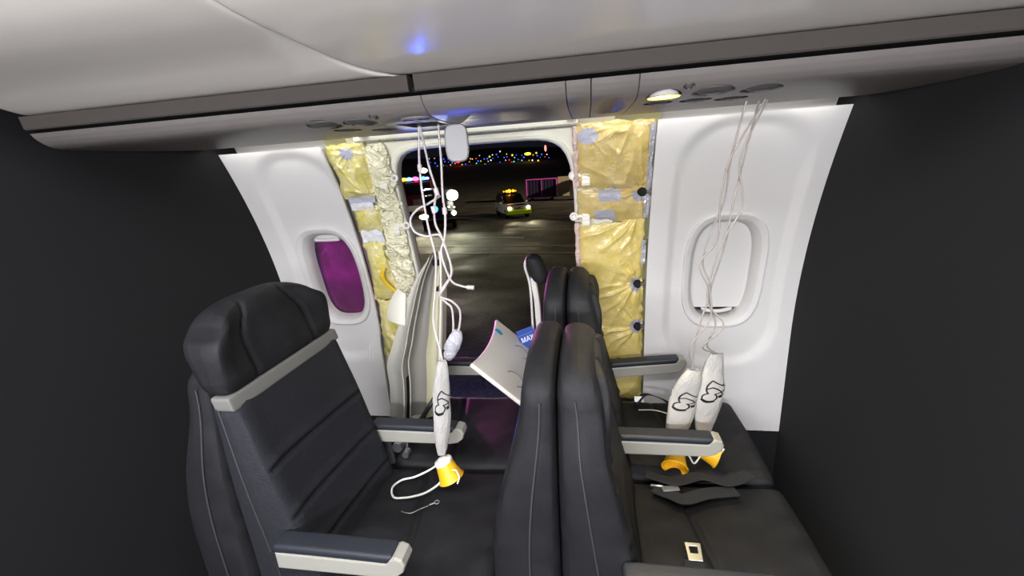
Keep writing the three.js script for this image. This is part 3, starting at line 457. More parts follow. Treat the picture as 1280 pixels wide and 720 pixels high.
function seat(label, pos, o) {
  const t = base('passenger_seat', pos); tag(t, label, 'seat', 'airliner passenger seats');
  const W = 0.455, cm = M.leather;
  const seams = (x, y, z) => 0.012 * Math.exp(-(((x - 0.165 + 0.1 * z * z - (z + 0.02) * 0.16) / 0.007) ** 2)) * sstep(-0.24, -0.18, -Math.abs(z)) + 0.006 * Math.exp(-((Math.max(0, Math.abs(z + 0.2 - 0.05)) / 0.004) ** 2)) * 0;
  mesh('seat_cushion', deform(rbox(0.47, 0.13, W + 0.015, 0.035, 60, 4, 40), (x, y, z) => {
    const X = x + 0.21, upF = sstep(0.0, 0.06, y); let Y = y + 0.395 + upF * (0.012 * Math.cos(z * 6) - 0.012 + 0.012 * sstep(0.2, 0.45, X) - 0.01 * Math.exp(-((X - 0.2) ** 2) / 0.02 - z * z / 0.02));
    Y -= upF * seams(X, y, z); Y += upF * 0.003 * fbm(X * 9, z * 9, o.s ?? 1, 3); return [X, Y, z];
  }), cm, t);
  mesh('seat_frame', merge([bx(0.42, 0.04, 0.03, 0.2, 0.31, -0.19), bx(0.42, 0.04, 0.03, 0.2, 0.31, 0.19), cyl(0.022, 0.022, 0.46, 16).rotateX(Math.PI / 2).translate(0.1, 0.29, 0), cyl(0.022, 0.022, 0.46, 16).rotateX(Math.PI / 2).translate(0.36, 0.29, 0)]), M.seatFrame, t);
  if (!o.noLegs) for (const x of [0.1, 0.36]) mesh('leg', merge([bx(0.035, 0.27, 0.03, x, 0.142, 0.1), bx(0.07, 0.014, 0.05, x, 0.008, 0.1)]), M.seatFrame, t);
  if (!o.noBack) {
    const H = o.top ?? 1.06;
    const raised = !!o.raise;
    mesh('backrest', backSlab(0.40, raised ? H - 0.06 : H, W, leanTo(0.003, raised ? 0 : 0.026), (y) => leanTo(0.003, raised ? 0 : 0.026)(y) - GAP - 0.003, { bolster: 0.016, r: 0.04, ny: 90, seams: [[0.765, 0.06, -0.2, 0.2, 0.013], [0.63, 0.06, -0.2, 0.2, 0.013], [0.51, 0.06, -0.2, 0.2, 0.013]], top: raised ? 0.05 : 0.2, pinch: raised ? 0.02 : 0.05 }), o.mat ?? cm, t);
    const bp = t.children[t.children.length - 1], fr = leanTo(0.003, raised ? 0 : 0.026);
    for (const sd of [-1, 1]) { const a = []; for (let i = 0; i <= 30; i++) { const top = raised ? H - 0.06 : H, v = 0.12 + 0.85 * i / 30, y = 0.4 + (top - 0.4) * v; a.push([fr(y) - 0.5 * (fr(y) - GAP), y - (raised ? 0.02 : 0.05) * sstep(0.6, 1, v), sd * (W / 2 * (1 - (raised ? 0.05 : 0.2) * Math.pow(sstep(0.45, 1, v), 1.4)) + 0.0012)]); } mesh('piping', tube(a, 0.0022, 80, 6), M.piping, bp); }
    const shell = mesh('back_shell', backSlab(0.26, H, W * 0.99, () => GAP, shellT, { r: 0.03, top: 0.12, pinch: 0.05, ny: 40 }), cm, t);
    const pipe = (d, y0, y1, zEdge, x) => { const a = []; for (let i = 0; i <= 30; i++) { const v = 0.06 + 0.92 * i / 30, y = 0.26 + (H - 0.26) * v; a.push([d + x(y), y - 0.05 * sstep(0.6, 1, v), zEdge * (1 - 0.12 * Math.pow(sstep(0.45, 1, v), 1.4))]); } return tube(a, 0.0024, 80, 6); };
    for (const s of [-1, 1]) mesh('piping', pipe(GAP, 0.3, H - 0.07, s * (W * 0.495 + 0.0022), (y) => -shellT(y) * 0.42), M.piping, shell);
    const up = o.raise ?? 0;
    mesh('headrest', up ? backSlab(H - 0.2 + up, H + up, W * 0.97, 0.012, 0.08, { r: 0.036, fold: 0.115, wing: o.wing ?? 0.03, top: 0.22, pinch: 0.035, ny: 24, nz: 44 }) : backSlab(H - 0.24, H - 0.03, W * 0.7, leanTo(0.014, 0.026), 0.04, { r: 0.018, fold: 0.09, wing: 0.012, top: 0.2, pinch: 0.02, ny: 24, nz: 44 }), o.mat ? M.leather : cm, t);
    if (up) mesh('headrest_band', backSlab(H - 0.11, H - 0.075, W * 0.965, 0.006, 0.05, { r: 0.008, ny: 4 }), M.headBand, t);
  }
  for (const [z, tilt] of o.arms) armrest(t, z, '', tilt);
  return t;
}
const ZM = -0.9595, ZA = -1.4485, XA = -0.68, XB = 0.126;
seat('black middle seat with raised headrest and an oxygen mask on its cushion', [XA, 0, ZM], { arms: [[0.2445, 0], [-0.2445, 0]], raise: 0.12, top: 1.05, mat: M.fabric, s: 2 });
const aw = seat('black window seat cushion without an upright back, beside the standing grey panel', [XA, 0, ZA], { arms: [[-0.2445, 0]], noBack: true, s: 5 });
mesh('recline_mechanism', merge([bx(0.02, 0.12, 0.016, 0.015, 0.49, 0.22, 0.004).rotateZ(0.1), cyl(0.018, 0.018, 0.02, 20).rotateX(Math.PI / 2).translate(0.0, 0.5, 0.22), bx(0.05, 0.016, 0.012, 0.03, 0.54, 0.22, 0.003), cyl(0.012, 0.012, 0.03, 16).rotateX(Math.PI / 2).translate(0.03, 0.475, 0.22), tube([[0.05, 0.56, 0.2], [0.03, 0.52, 0.19], [0.02, 0.47, 0.2]], 0.004, 20, 6)]), M.metal, aw);
seat('black seat nearest the camera, seen from its aisle edge', [XB, 0, ZM], { arms: [[0.2445, 0], [-0.2445, 0]], top: 1.045, s: 9, wing: 0.02 });
const bw = seat('black window seat with dropped white tray table behind it', [XB, 0, ZA], { arms: [[-0.2445, 0.1]], top: 1.08, s: 12, wing: 0.02 });
{ // tray table hanging off the back of that window seat, at an angle
  const tr = mesh('tray_table', deform(rbox(0.27, 0.016, 0.42, 0.006, 16, 2, 30), (x, y, z) => { const c = Math.cos(-0.72), s = Math.sin(-0.72); const X = x - 0.022 * (1 - (z / 0.21) ** 2) * sstep(0.1, -0.13, x) * -1; return [X * c - y * s - XB - 0.285, X * s + y * c + 0.732, z - 0.002]; }), M.tray, bw);
  const on = (g) => g.rotateZ(-0.72).translate(-XB - 0.285, 0.732, -0.002);
  mesh('cup_ring', on(new THREE.TorusGeometry(0.036, 0.0018, 8, 40, 4.2).rotateX(-Math.PI / 2).rotateY(-1.2).translate(0.02, 0.0085, -0.1)), M.shellDark, tr);
  mesh('cup_ring', on(new THREE.TorusGeometry(0.036, 0.0018, 8, 40, 4.2).rotateX(-Math.PI / 2).rotateY(-1.2).translate(0.03, 0.0085, 0.11)), M.shellDark, tr);
  mesh('blue_sticker', on(prism([[-0.02, -0.012], [0.012, -0.016], [0.02, 0.004], [0.004, 0.016], [-0.016, 0.01]], 0.0016, 0.0004).rotateX(-Math.PI / 2).translate(-0.1, 0.0082, -0.12)), M.sticker, tr);
  const rc = mesh('rear_cover', prism([[-0.357, 1.0], [-0.344, 0.9], [-0.338, 0.62], [-0.316, 0.6], [-0.32, 0.88], [-0.332, 1.0]], 0.03, 0.005).translate(0, 0, -0.243), M.cover, bw);
  mesh('cover_pad', deform(rbox(0.062, 0.115, 0.1, 0.028, 4, 8, 4), (x, y, z) => [x - 0.325 - y * 0.32 + 0.0, y + 1.04, z - 0.215]), M.leather, rc);
  mesh('cover_rim', tube([[-0.352, 0.6, -0.21], [-0.354, 0.8, -0.21], [-0.358, 0.98, -0.21], [-0.372, 1.06, -0.2], [-0.36, 1.09, -0.2]], 0.005, 40, 8), M.cover, rc);
}
{ // flight card in the pocket
  const cv = document.createElement('canvas'); cv.width = 256; cv.height = 256; const c = cv.getContext('2d');
  c.fillStyle = '#2c4a9c'; c.fillRect(0, 0, 256, 256); c.strokeStyle = '#8fa4d8'; c.lineWidth = 5; c.beginPath(); c.moveTo(10, 70); c.lineTo(246, 70); c.stroke();
  c.fillStyle = '#e6ebf6'; c.font = 'bold 92px sans-serif'; c.textAlign = 'center'; c.fillText('MAX', 128, 165);
  const t = new THREE.CanvasTexture(cv); t.colorSpace = THREE.SRGBColorSpace;
  const g = merge([grid(1, 1, (u, v) => [(u - 0.5) * 0.07, (v - 0.5) * 0.085, 0.0008]), grid(1, 1, (u, v) => [(0.5 - u) * 0.07, (v - 0.5) * 0.085, -0.0008])]);
  const k = mesh('safety_card', g, phy({ map: t, roughness: 0.4 })); k.position.set(-0.25, 0.752, -1.63); k.rotation.set(-0.15, 0.25, 0.32);
  tag(k, 'small blue card lettered MAX sticking out behind the window seat', 'card');
}

/* ------------------------------------------------------------------ grey panel standing on edge */
{
  const t = base('dislodged_panel', [-0.66, 0.47, -1.45]); tag(t, 'tall dislodged grey panel standing on edge between the torn opening and black seat', 'panel');
  const Lf = [[-0.552, 1.155], [-0.588, 1.11], [-0.625, 1.058], [-0.66, 0.99], [-0.693, 0.917], [-0.725, 0.855], [-0.75, 0.80], [-0.787, 0.714], [-0.79, 0.64], [-0.80, 0.56], [-0.818, 0.472]];
  const Rt = [[-0.512, 1.178], [-0.507, 1.14], [-0.508, 1.09], [-0.516, 1.0], [-0.53, 0.88], [-0.546, 0.769], [-0.566, 0.63], [-0.592, 0.472]];
  const samp = (A, k) => new THREE.CatmullRomCurve3(A.map(([x, y]) => V(x, y, 0)), false, 'centripetal').getPoint(k);
  const at = (s, k) => { const a = samp(Lf, k), b = samp(Rt, k); return [a.x + (b.x - a.x) * s, a.y + (b.y - a.y) * s]; };
  const face = (s0, s1, z0, z1, th, k0 = 0, k1 = 1, bow = 0.02) => slab(14, 50, (u, v) => { const k = k1 + (k0 - k1) * v, s = s0 + (s1 - s0) * u, [x, y] = at(s, k); return [x + 0.66, y - 0.47, z0 + (z1 - z0) * u + bow * Math.sin(Math.PI * k) - 0.02 * Math.sin(Math.PI * u)]; }, (p) => [p[0], p[1], p[2] - th], [0.3, 1]);
  mesh('side_rim', face(0, 0.36, 0.0, 0.055, 0.05), M.shell, t);
  mesh('inner_panel', face(0.34, 0.72, 0.0, -0.01, 0.01, 0.03, 1), M.shellDark, t);
  mesh('inner_strip', face(0.70, 0.93, 0.0, 0.006, 0.012, 0.03, 1), M.shellGreen, t);
  mesh('edge_strip', face(0.91, 1.0, 0.02, 0.024, 0.05), M.shellLight, t);
  const rib = (s, z, r) => { const a = []; for (let i = 0; i <= 24; i++) { const k = 0.03 + 0.95 * i / 24, [x, y] = at(s, k); a.push([x + 0.66, y - 0.47, z + 0.02 * Math.sin(Math.PI * k)]); } return tube(a, r, 80, 8); };
  mesh('rib', rib(0.37, 0.05, 0.003), M.shell, t); mesh('rib', rib(0.43, 0.02, 0.003), M.shell, t); mesh('rib', rib(0.97, 0.026, 0.0045), M.shellLight, t);
  mesh('dark_gap', face(0.365, 0.4, 0.02, 0.015, 0.004, 0.78, 1, 0.024), M.dark, t);
  mesh('reveal_flap', slab(14, 14, (u, v) => { const w = 0.02 + 0.055 * Math.pow(Math.sin(Math.PI * (0.08 + 0.5 * v)), 0.8); return [0.0 - 0.02 * v - u * w * 1.15, 0.545 - 0.125 * v + 0.012 * u, 0.03 - 0.035 * u * u]; }, (p) => [p[0], p[1], p[2] - 0.006]), M.shellLight, t);
  mesh('top_bracket', merge([bx(0.03, 0.02, 0.02, 0.128, 0.655, 0.015, 0.004), bx(0.012, 0.04, 0.012, 0.142, 0.6, 0.02, 0.003), cyl(0.008, 0.008, 0.03, 12).rotateX(Math.PI / 2).translate(0.125, 0.56, 0.02)]), M.dark, t);
  mesh('brace_rod', merge([tube([[-0.02, 0.0, 0.035], [0.03, 0.07, 0.045], [0.06, 0.115, 0.03]], 0.009, 20, 8), tube([[0.06, 0.12, 0.04], [0.085, 0.08, 0.04], [0.1, 0.05, 0.05]], 0.006, 20, 8)]), M.seatFrame, t);
}

/* ------------------------------------------------------------------ oxygen masks */
function bagPrint() {                                // instruction drawings on the bag
  const cv = document.createElement('canvas'); cv.width = 256; cv.height = 512; const c = cv.getContext('2d');
  c.fillStyle = '#cfccc6'; c.fillRect(0, 0, 256, 512); c.strokeStyle = c.fillStyle = '#17171a'; c.lineWidth = 7; c.lineCap = 'round'; c.lineJoin = 'round';
  const figure = (x, y, k, r) => {                   // seated figure pulling a mask to its face
    c.save(); c.translate(x, y); c.rotate(r); c.scale(k, k);
    c.beginPath(); c.moveTo(-26, -58); c.quadraticCurveTo(4, -92, 34, -62); c.lineTo(30, -50); c.quadraticCurveTo(4, -70, -18, -46); c.closePath(); c.fill();
    c.beginPath(); c.moveTo(28, -56); c.quadraticCurveTo(44, -30, 24, -12); c.moveTo(-20, -46); c.quadraticCurveTo(-28, -20, -6, -8); c.stroke();
    c.beginPath(); c.moveTo(-34, -30); c.lineTo(-52, -18); c.lineTo(-40, -2); c.lineTo(-22, -14); c.closePath(); c.fill();
    c.beginPath(); c.moveTo(-4, -6); c.quadraticCurveTo(-46, 18, -60, 64); c.moveTo(22, -10); c.quadraticCurveTo(56, 20, 40, 78); c.moveTo(-46, -2); c.quadraticCurveTo(-20, 30, 22, 34); c.lineTo(36, 18); c.moveTo(-58, 62); c.quadraticCurveTo(-10, 50, 38, 78); c.moveTo(-20, 58); c.lineTo(-34, 100); c.stroke();
    c.restore();
  };
  for (const ox of [62, 190]) figure(ox, 290, 0.82, 0.35);
  const t = new THREE.CanvasTexture(cv); t.colorSpace = THREE.SRGBColorSpace; return t;
}
const bagMat = phy({ map: bagPrint(), roughness: 0.35, transmission: 0.3, thickness: 0, bumpMap: crinkle, bumpScale: 0.002 });
const clearBag = phy({ color: 0xe8e8ee, roughness: 0.3, transmission: 0.4, thickness: 0, bumpMap: crinkle, bumpScale: 0.004 });
function bag(a, b, w, turn = 0, s = 0, flat = 0.4) { // crumpled bag hanging from a to b
  const A = V(...a), D = V(...b).sub(A), len = D.length();
  const g = grid(32, 44, (u, v) => { const t = u * 2 * Math.PI, e = Math.pow(Math.sin(Math.PI * (0.06 + 0.88 * v)), 0.45), k = 1 + 0.18 * fbm(Math.cos(t) * 1.5 + s, v * 5, Math.sin(t) * 1.5, 3), r = w * e * k; return [r * Math.cos(t), -v * len, r * flat * Math.sin(t) + 0.004 * Math.sin(v * 9 + s)]; }, [1, 1]);
  smooth(g); g.rotateY(turn); g.applyQuaternion(new THREE.Quaternion().setFromUnitVectors(V(0, -1, 0), D.clone().normalize())); return g.translate(...a);
}
function cup(parent, at, axis) {                     // axis = direction from the valve end to the open rim
  const q = new THREE.Quaternion().setFromUnitVectors(V(0, 1, 0), V(...axis).normalize()), put = (g) => g.applyQuaternion(q).translate(...at);
  const c = mesh('mask_cup', put(lathe([[0.004, 0.0], [0.024, 0.001], [0.027, 0.006], [0.032, 0.032], [0.038, 0.057], [0.0425, 0.062], [0.04, 0.064], [0.036, 0.06], [0.029, 0.03], [0.025, 0.008], [0.004, 0.006]], 40)), M.cup, parent);
  mesh('valve_plate', put(lathe([[0, -0.012], [0.012, -0.012], [0.014, -0.006], [0.0265, -0.005], [0.029, 0.0], [0.0285, 0.008], [0.026, 0.008], [0, 0.004]], 36)), M.cupWhite, c);
  return c;
}
const ZH = -1.19;
{ // mask that hangs down to the seat with its cup
  const t = base('oxygen_mask', [-0.448, 1.56, ZH]); tag(t, 'yellow oxygen mask on the middle seat cushion, hanging from the open hatch', 'oxygen mask');
  const at = (g) => g.translate(0.448, -1.56, -ZH);
  mesh('hose', at(tube([[-0.446, 1.575, ZH], [-0.448, 1.561, ZH], [-0.459, 1.46, ZH], [-0.46, 1.37, ZH], [-0.453, 1.27, ZH], [-0.443, 1.2, ZH], [-0.452, 1.1, ZH + 0.01], [-0.462, 1.0, ZH + 0.03], [-0.44, 0.925, ZH + 0.06], [-0.428, 0.89, ZH + 0.08]], 0.0034, 120)), M.hose, t);
  mesh('hose_cuff', at(cyl(0.0066, 0.0066, 0.018, 16).translate(-0.459, 1.452, ZH)), M.cuff, t);
  mesh('reservoir_bag', at(bag([-0.426, 0.905, -1.1], [-0.46, 0.585, -1.09], 0.027, 0.5, 1, 0.55)), bagMat, t);
  const c = cup(t, [-0.458 + 0.448, 0.562 - 1.56, -1.09 - ZH], [0.42, -1.0, 0.12]);
  mesh('strap', at(tube([[-0.475, 0.545, -1.1], [-0.52, 0.5, -1.12], [-0.575, 0.474, -1.112], [-0.612, 0.473, -1.095], [-0.628, 0.473, -1.06], [-0.605, 0.473, -1.02], [-0.57, 0.474, -1.02], [-0.54, 0.474, -1.03], [-0.51, 0.476, -1.045], [-0.48, 0.485, -1.068], [-0.462, 0.505, -1.068]], 0.0034, 120)), M.elastic, c);
  mesh('strap_loop', at(tube([[-0.428, 0.545, -1.072], [-0.41, 0.548, -1.066], [-0.4, 0.53, -1.06], [-0.405, 0.512, -1.052]], 0.0026, 30)), M.elastic, c);
}
{ // second mask still bagged, its tubes tangled
  const t = base('oxygen_mask', [-0.385, 1.555, ZH]); tag(t, 'bagged oxygen mask dangling in front of the torn opening', 'oxygen mask');
  const at = (g) => g.translate(0.385, -1.555, -ZH), z = ZH;
  mesh('hose', at(tube([[-0.445, 1.575, z], [-0.444, 1.558, z], [-0.428, 1.445, z + 0.006], [-0.416, 1.386, z + 0.008], [-0.428, 1.349, z], [-0.434, 1.292, z - 0.006], [-0.416, 1.244, z - 0.01], [-0.402, 1.19, z], [-0.397, 1.147, z], [-0.418, 1.115, z + 0.006], [-0.44, 1.085, z + 0.006], [-0.43, 1.06, z + 0.004], [-0.412, 1.04, z], [-0.41, 0.99, z], [-0.415, 0.95, z]], 0.0034, 160)), M.hose, t);
  mesh('hose', at(tube([[-0.412, 1.372, z - 0.012], [-0.45, 1.352, z - 0.014], [-0.49, 1.334, z - 0.014], [-0.512, 1.307, z - 0.012], [-0.504, 1.274, z - 0.01], [-0.47, 1.258, z - 0.008], [-0.425, 1.26, z - 0.004], [-0.407, 1.225, z + 0.008], [-0.396, 1.15, z + 0.01], [-0.425, 1.1, z + 0.012], [-0.44, 1.078, z + 0.01], [-0.405, 1.06, z + 0.008], [-0.386, 1.03, z], [-0.392, 0.975, z], [-0.4, 0.955, z]], 0.0034, 160)), M.hose, t);
  for (const [x, y] of [[-0.416, 1.384], [-0.43, 1.335]]) mesh('hose_cuff', at(cyl(0.0068, 0.0068, 0.02, 16).rotateZ(0.2).translate(x, y, z + 0.006)), M.cuff, t);
  mesh('folded_bag', at(bag([-0.396, 0.962, z + 0.004], [-0.438, 0.872, z + 0.01], 0.024, 0.4, 5, 0.7)), clearBag, t);
  mesh('bag_label', at(bx(0.014, 0.022, 0.006, -0.445, 0.895, z + 0.016, 0.002)), M.dark, t);
}
{ // loose tube with nothing on its end
  const t = base('oxygen_tube', [-0.385, 1.555, ZH]); tag(t, 'loose white oxygen tube with a bare end fitting', 'tube');
  const at = (g) => g.translate(0.385, -1.555, -ZH), z = ZH + 0.002;
  mesh('hose', at(tube([[-0.39, 1.575, z], [-0.392, 1.552, z], [-0.394, 1.47, z], [-0.4, 1.371, z], [-0.399, 1.314, z], [-0.408, 1.25, z + 0.004], [-0.42, 1.215, z + 0.008], [-0.41, 1.16, z + 0.012], [-0.395, 1.12, z + 0.008], [-0.372, 1.106, z], [-0.352, 1.101, z]], 0.0034, 140)), M.hose, t);
  mesh('end_fitting', at(cyl(0.0062, 0.0066, 0.022, 16).rotateZ(1.5).translate(-0.344, 1.101, z)), M.hose, t);
  mesh('hose_cuff', at(cyl(0.0068, 0.0068, 0.018, 16).translate(-0.399, 1.33, z)), M.cuff, t);
}
function farMask(label, hose, a, b, w, cupAt, axis, s) {
  const t = base('oxygen_mask', hose[0]); tag(t, label, 'oxygen mask'); const o = hose[0], at = (g) => g.translate(-o[0], -o[1], -o[2]);
  for (const h of [hose, hose.map((p, i) => [p[0] + 0.02 * Math.sin(i * 2.2 + s) + (i === 0 ? 0.02 : 0), p[1], p[2] + 0.012])]) mesh('hose', at(tube([...h, a], 0.0026, 120)), M.hoseFar, t);
  mesh('reservoir_bag', at(bag(a, b, w, 0.25, s, 0.4)), bagMat, t);
  const c = cup(t, cupAt.map((v, i) => v - o[i]), axis);
  mesh('strap', at(tube([[cupAt[0] - 0.03, cupAt[1] + 0.02, cupAt[2] + 0.01], [cupAt[0] + 0.0, cupAt[1] + 0.034, cupAt[2] + 0.03], [cupAt[0] + 0.03, cupAt[1] + 0.012, cupAt[2] + 0.035], [cupAt[0] + 0.05, cupAt[1] - 0.02, cupAt[2] + 0.03], [cupAt[0] + 0.075, cupAt[1] + 0.012, cupAt[2] + 0.02]], 0.0028, 60)), M.elastic, c);
  return t;
}
const fm1 = farMask('oxygen mask with a long printed bag, nearer the black window seat back', [[0.385, 1.555, -1.2], [0.362, 1.42, -1.21], [0.36, 1.317, -1.23], [0.33, 1.209, -1.25], [0.323, 1.141, -1.26], [0.352, 1.06, -1.27], [0.335, 0.97, -1.28], [0.32, 0.871, -1.29]], [0.322, 0.79, -1.3], [0.272, 0.53, -1.3], 0.047, [0.282, 0.495, -1.285], [-0.25, -0.35, 0.9], 1.2);
const fm2 = farMask('oxygen mask with a printed bag, farther along the window seat cushion', [[0.42, 1.555, -1.22], [0.40, 1.42, -1.23], [0.384, 1.3, -1.24], [0.378, 1.207, -1.25], [0.352, 1.022, -1.28], [0.374, 0.948, -1.28], [0.36, 0.87, -1.3]], [0.398, 0.83, -1.33], [0.375, 0.53, -1.33], 0.045, [0.352, 0.505, -1.3], [0.9, -0.3, 0.25], 3.4);
mesh('hose_tag', bx(0.01, 0.012, 0.004, 0.362 - 0.42, 1.395 - 1.555, -1.232 + 1.22, 0.002), phy({ color: 0xc01830, roughness: 0.5 }), fm2);

/* ------------------------------------------------------------------ belts and small litter */
{
  const t = base('seat_belt', [0.25, 0.47, -0.9]); tag(t, 'black seat belt with a steel buckle tongue on the nearest cushion', 'seat belt');
  const F = new THREE.Shape([[-0.016, -0.022], [0.016, -0.022], [0.018, 0.02], [-0.018, 0.02]].map(([x, y]) => new THREE.Vector2(x, y))), hole = new THREE.Path([[-0.01, -0.006], [0.01, -0.006], [0.011, 0.013], [-0.011, 0.013]].map(([x, y]) => new THREE.Vector2(x, y))); F.holes.push(hole);
  mesh('buckle_tongue', new THREE.ExtrudeGeometry(F, { depth: 0.003, bevelEnabled: true, bevelThickness: 0.001, bevelSize: 0.001, bevelSegments: 2 }).rotateX(-Math.PI / 2 + 0.25).translate(0.0, 0.018, 0.0), M.metal, t);
  mesh('webbing', strap([[-0.003, 0.012, 0.02], [-0.008, 0.01, 0.06], [-0.012, -0.0, 0.12], [-0.01, -0.02, 0.19]], 0.045, 0.0025, [1, 0, 0]), M.webbing, t);
}
{
  const t = base('seat_belt', [0.3, 0.47, -1.1]); tag(t, 'black seat belt lying crumpled under the yellow mask cups', 'seat belt');
  mesh('webbing', strap([[-0.13, 0.02, -0.07], [-0.05, 0.016, -0.05], [0.03, 0.02, -0.075], [0.1, 0.016, -0.06], [0.18, 0.018, -0.1]], 0.05, 0.003, [0.2, 0.25, 1]), M.webbing, t);
  mesh('webbing', strap([[-0.11, 0.006, -0.03], [-0.07, 0.012, 0.0], [-0.04, 0.014, 0.02], [0.03, 0.012, -0.01], [0.12, 0.012, -0.03]], 0.045, 0.003, [0.5, 0.1, 1]), M.webbing, t);
  mesh('belt_tongue', merge([bx(0.05, 0.004, 0.022, -0.062, 0.018, -0.03, 0.0015).rotateY(0.2), tube([[-0.12, 0.01, -0.035], [-0.1, 0.014, -0.03], [-0.085, 0.014, -0.028]], 0.004, 16, 6)]), M.metal, t);
}
{
  const t = base('seat_belt', [0.25, 0.47, -1.58]); tag(t, 'black seat belt with a white tag on the window seat', 'seat belt');
  mesh('webbing', strap([[-0.07, 0.02, 0.01], [-0.03, 0.05, -0.02], [0.03, 0.045, 0.0], [0.09, 0.02, 0.04], [0.13, 0.01, 0.08]], 0.045, 0.003, [0.3, 0.4, 1]), M.webbing, t);
  mesh('white_tag', bx(0.035, 0.022, 0.002, -0.055, 0.035, 0.02, 0.0008).rotateX(-0.6), M.whiteCloth, t);
  mesh('edge_cord', tube([[-0.06, 0.012, 0.03], [0.0, 0.016, 0.035], [0.05, 0.012, 0.05]], 0.0022, 30, 6), M.elastic, t);
}
tag(mesh('lanyard_pin', [tube([[-0.56, 0.4705, -0.97], [-0.53, 0.4705, -0.966], [-0.505, 0.4705, -0.985], [-0.485, 0.4705, -1.0]], 0.0014, 40, 6), new THREE.TorusGeometry(0.007, 0.0018, 8, 24).rotateX(Math.PI / 2).translate(-0.464, 0.4705, -1.016), cyl(0.0026, 0.0026, 0.018, 8).rotateZ(Math.PI / 2).rotateY(0.6).translate(-0.476, 0.4705, -1.008)], M.metal), 'thin lanyard pin with a small ring beside the mask strap', 'pin');

/* ------------------------------------------------------------------ outside on the apron */
const GY = -2.45;
const tarmacMat = std({ map: tarmacTone, roughness: 1, roughnessMap: tarmacRough });
{ const g = new THREE.PlaneGeometry(420, 320, 1, 1).rotateX(-Math.PI / 2).translate(-20, GY, -120), uv = g.attributes.uv; for (let i = 0; i < uv.count; i++) uv.setXY(i, uv.getX(i) * 420 / 9, uv.getY(i) * 320 / 9); struct('ground', g, tarmacMat); }
const paint = std({ color: 0x9a978c, roughness: 0.7 });
function line(name, a, b, w) { const d = Math.hypot(b[0] - a[0], b[1] - a[1]); const m = struct(name, bx(d, 0.012, w, 0, 0, 0, 0.004), paint); m.position.set((a[0] + b[0]) / 2, GY + 0.004, (a[1] + b[1]) / 2); m.rotation.y = -Math.atan2(b[1] - a[1], b[0] - a[0]); return m; }
line('ground_line_1', [-16, -23.05], [1, -20.4], 0.22); line('ground_line_2', [-15, -20.8], [1, -18.75], 0.22); line('ground_line_3', [-6.3, -24.17], [-3.47, -23.57], 0.25); line('ground_line_4', [-5.3, -27], [0.2, -25.6], 0.25);
{ // dark hillside that carries the town
  const g = grid(60, 12, (u, v) => { const x = -170 + u * 240, z = -150 - v * 110; return [x, GY + 18 * Math.pow(v, 1.2) * (0.75 + 0.25 * fbm(x * 0.02, z * 0.02, 3, 3)) - 0.05, z]; });
  struct('hill', g, std({ color: 0x55504b, roughness: 1, side: THREE.DoubleSide }));
}
{ // the lights of the town on the slope
  const kinds = [['blue', 0x3d63ff, 34], ['white', 0xfff6e6, 13], ['yellow', 0xffe23a, 12], ['green', 0x54ffc0, 12], ['amber', 0xff9a2e, 6], ['red', 0xff2a3a, 4]];
  const ball = new THREE.SphereGeometry(1, 8, 6), spots = [[-58, 5.2, 1.7], [-25.5, 6.2, 2.2], [-17.5, 8.0, 2.1]];
  for (const [name, hex, n] of kinds) {
    const mat = glow(hex, name === 'blue' ? 1.6 : 1.3);
    for (let i = 0; i < n; i++) {
      let x, y;
      do { x = rnd() < 0.75 ? rr(-62, -16) : rr(-72, -58); y = 7.2 - Math.abs(fbm(x * 0.15, i, 2, 2)) * 3 - rr(0, 3.4); if (name === 'green') y -= 1.6; if (name === 'white' && rnd() < 0.4) y += 1.8; } while (spots.some((p) => Math.hypot(p[0] - x, p[1] - y) < p[2]));
      spots.push([x, y, 1.15]);
      const m = mesh(name + '_town_light', ball, mat); m.position.set(x, y, -200 + rr(-1, 1)); m.scale.setScalar(rr(0.18, 0.36) * (name === 'yellow' ? 1.25 : 1)); m.castShadow = false;
      tag(m, `tiny ${name} light of the distant town on the dark hillside`, 'light', `${name} town lights`);
    }
  }
  const big = (x, y, hex, k, s, label) => { const m = mesh('town_lamp', ball, glow(hex, k)); m.position.set(x, y, -199); m.scale.set(...s); tag(m, label, 'light'); };
  big(-58, 5.2, 0xff1a2a, 4, [1, 1, 1], 'large red light of the town just below the mask hatch door');
  big(-25.5, 6.2, 0xfff040, 3, [1.5, 0.6, 1], 'broad yellow light at the middle of the distant town');
  big(-17.5, 8.0, 0xff8a80, 2.2, [0.5, 1.4, 0.5], 'tall pinkish light at the end of the distant town');
}
const paintWhite = phy({ color: 0xdcdcdc, roughness: 0.35 }), black = phy({ color: 0x0b0b0c, roughness: 0.25 }), lime = phy({ color: 0xb8e020, roughness: 0.4, emissive: 0x000000 }), chrome = phy({ color: 0xcfcfcf, metalness: 0.9, roughness: 0.2 }), rubber = std({ color: 0x0a0a0a, roughness: 0.9 });
function wheel(parent, x, y, z, r, w) { const m = mesh('wheel', lathe([[r * 0.62, -w / 2], [r * 0.92, -w / 2], [r, -w * 0.35], [r, w * 0.35], [r * 0.92, w / 2], [r * 0.62, w / 2]], 28).rotateZ(Math.PI / 2).translate(x, y, z), rubber, parent); mesh('hub', lathe([[0, -w * 0.3], [r * 0.62, -w * 0.42], [r * 0.62, w * 0.42], [0, w * 0.3]], 20).rotateZ(Math.PI / 2).translate(x, y, z), chrome, m); }
function lamp(parent, name, x, y, z, r, hex, k, sx = 1, sy = 1) { return mesh(name, new THREE.SphereGeometry(r, 14, 10).scale(sx, sy, 0.6).translate(x, y, z), glow(hex, k), parent); }
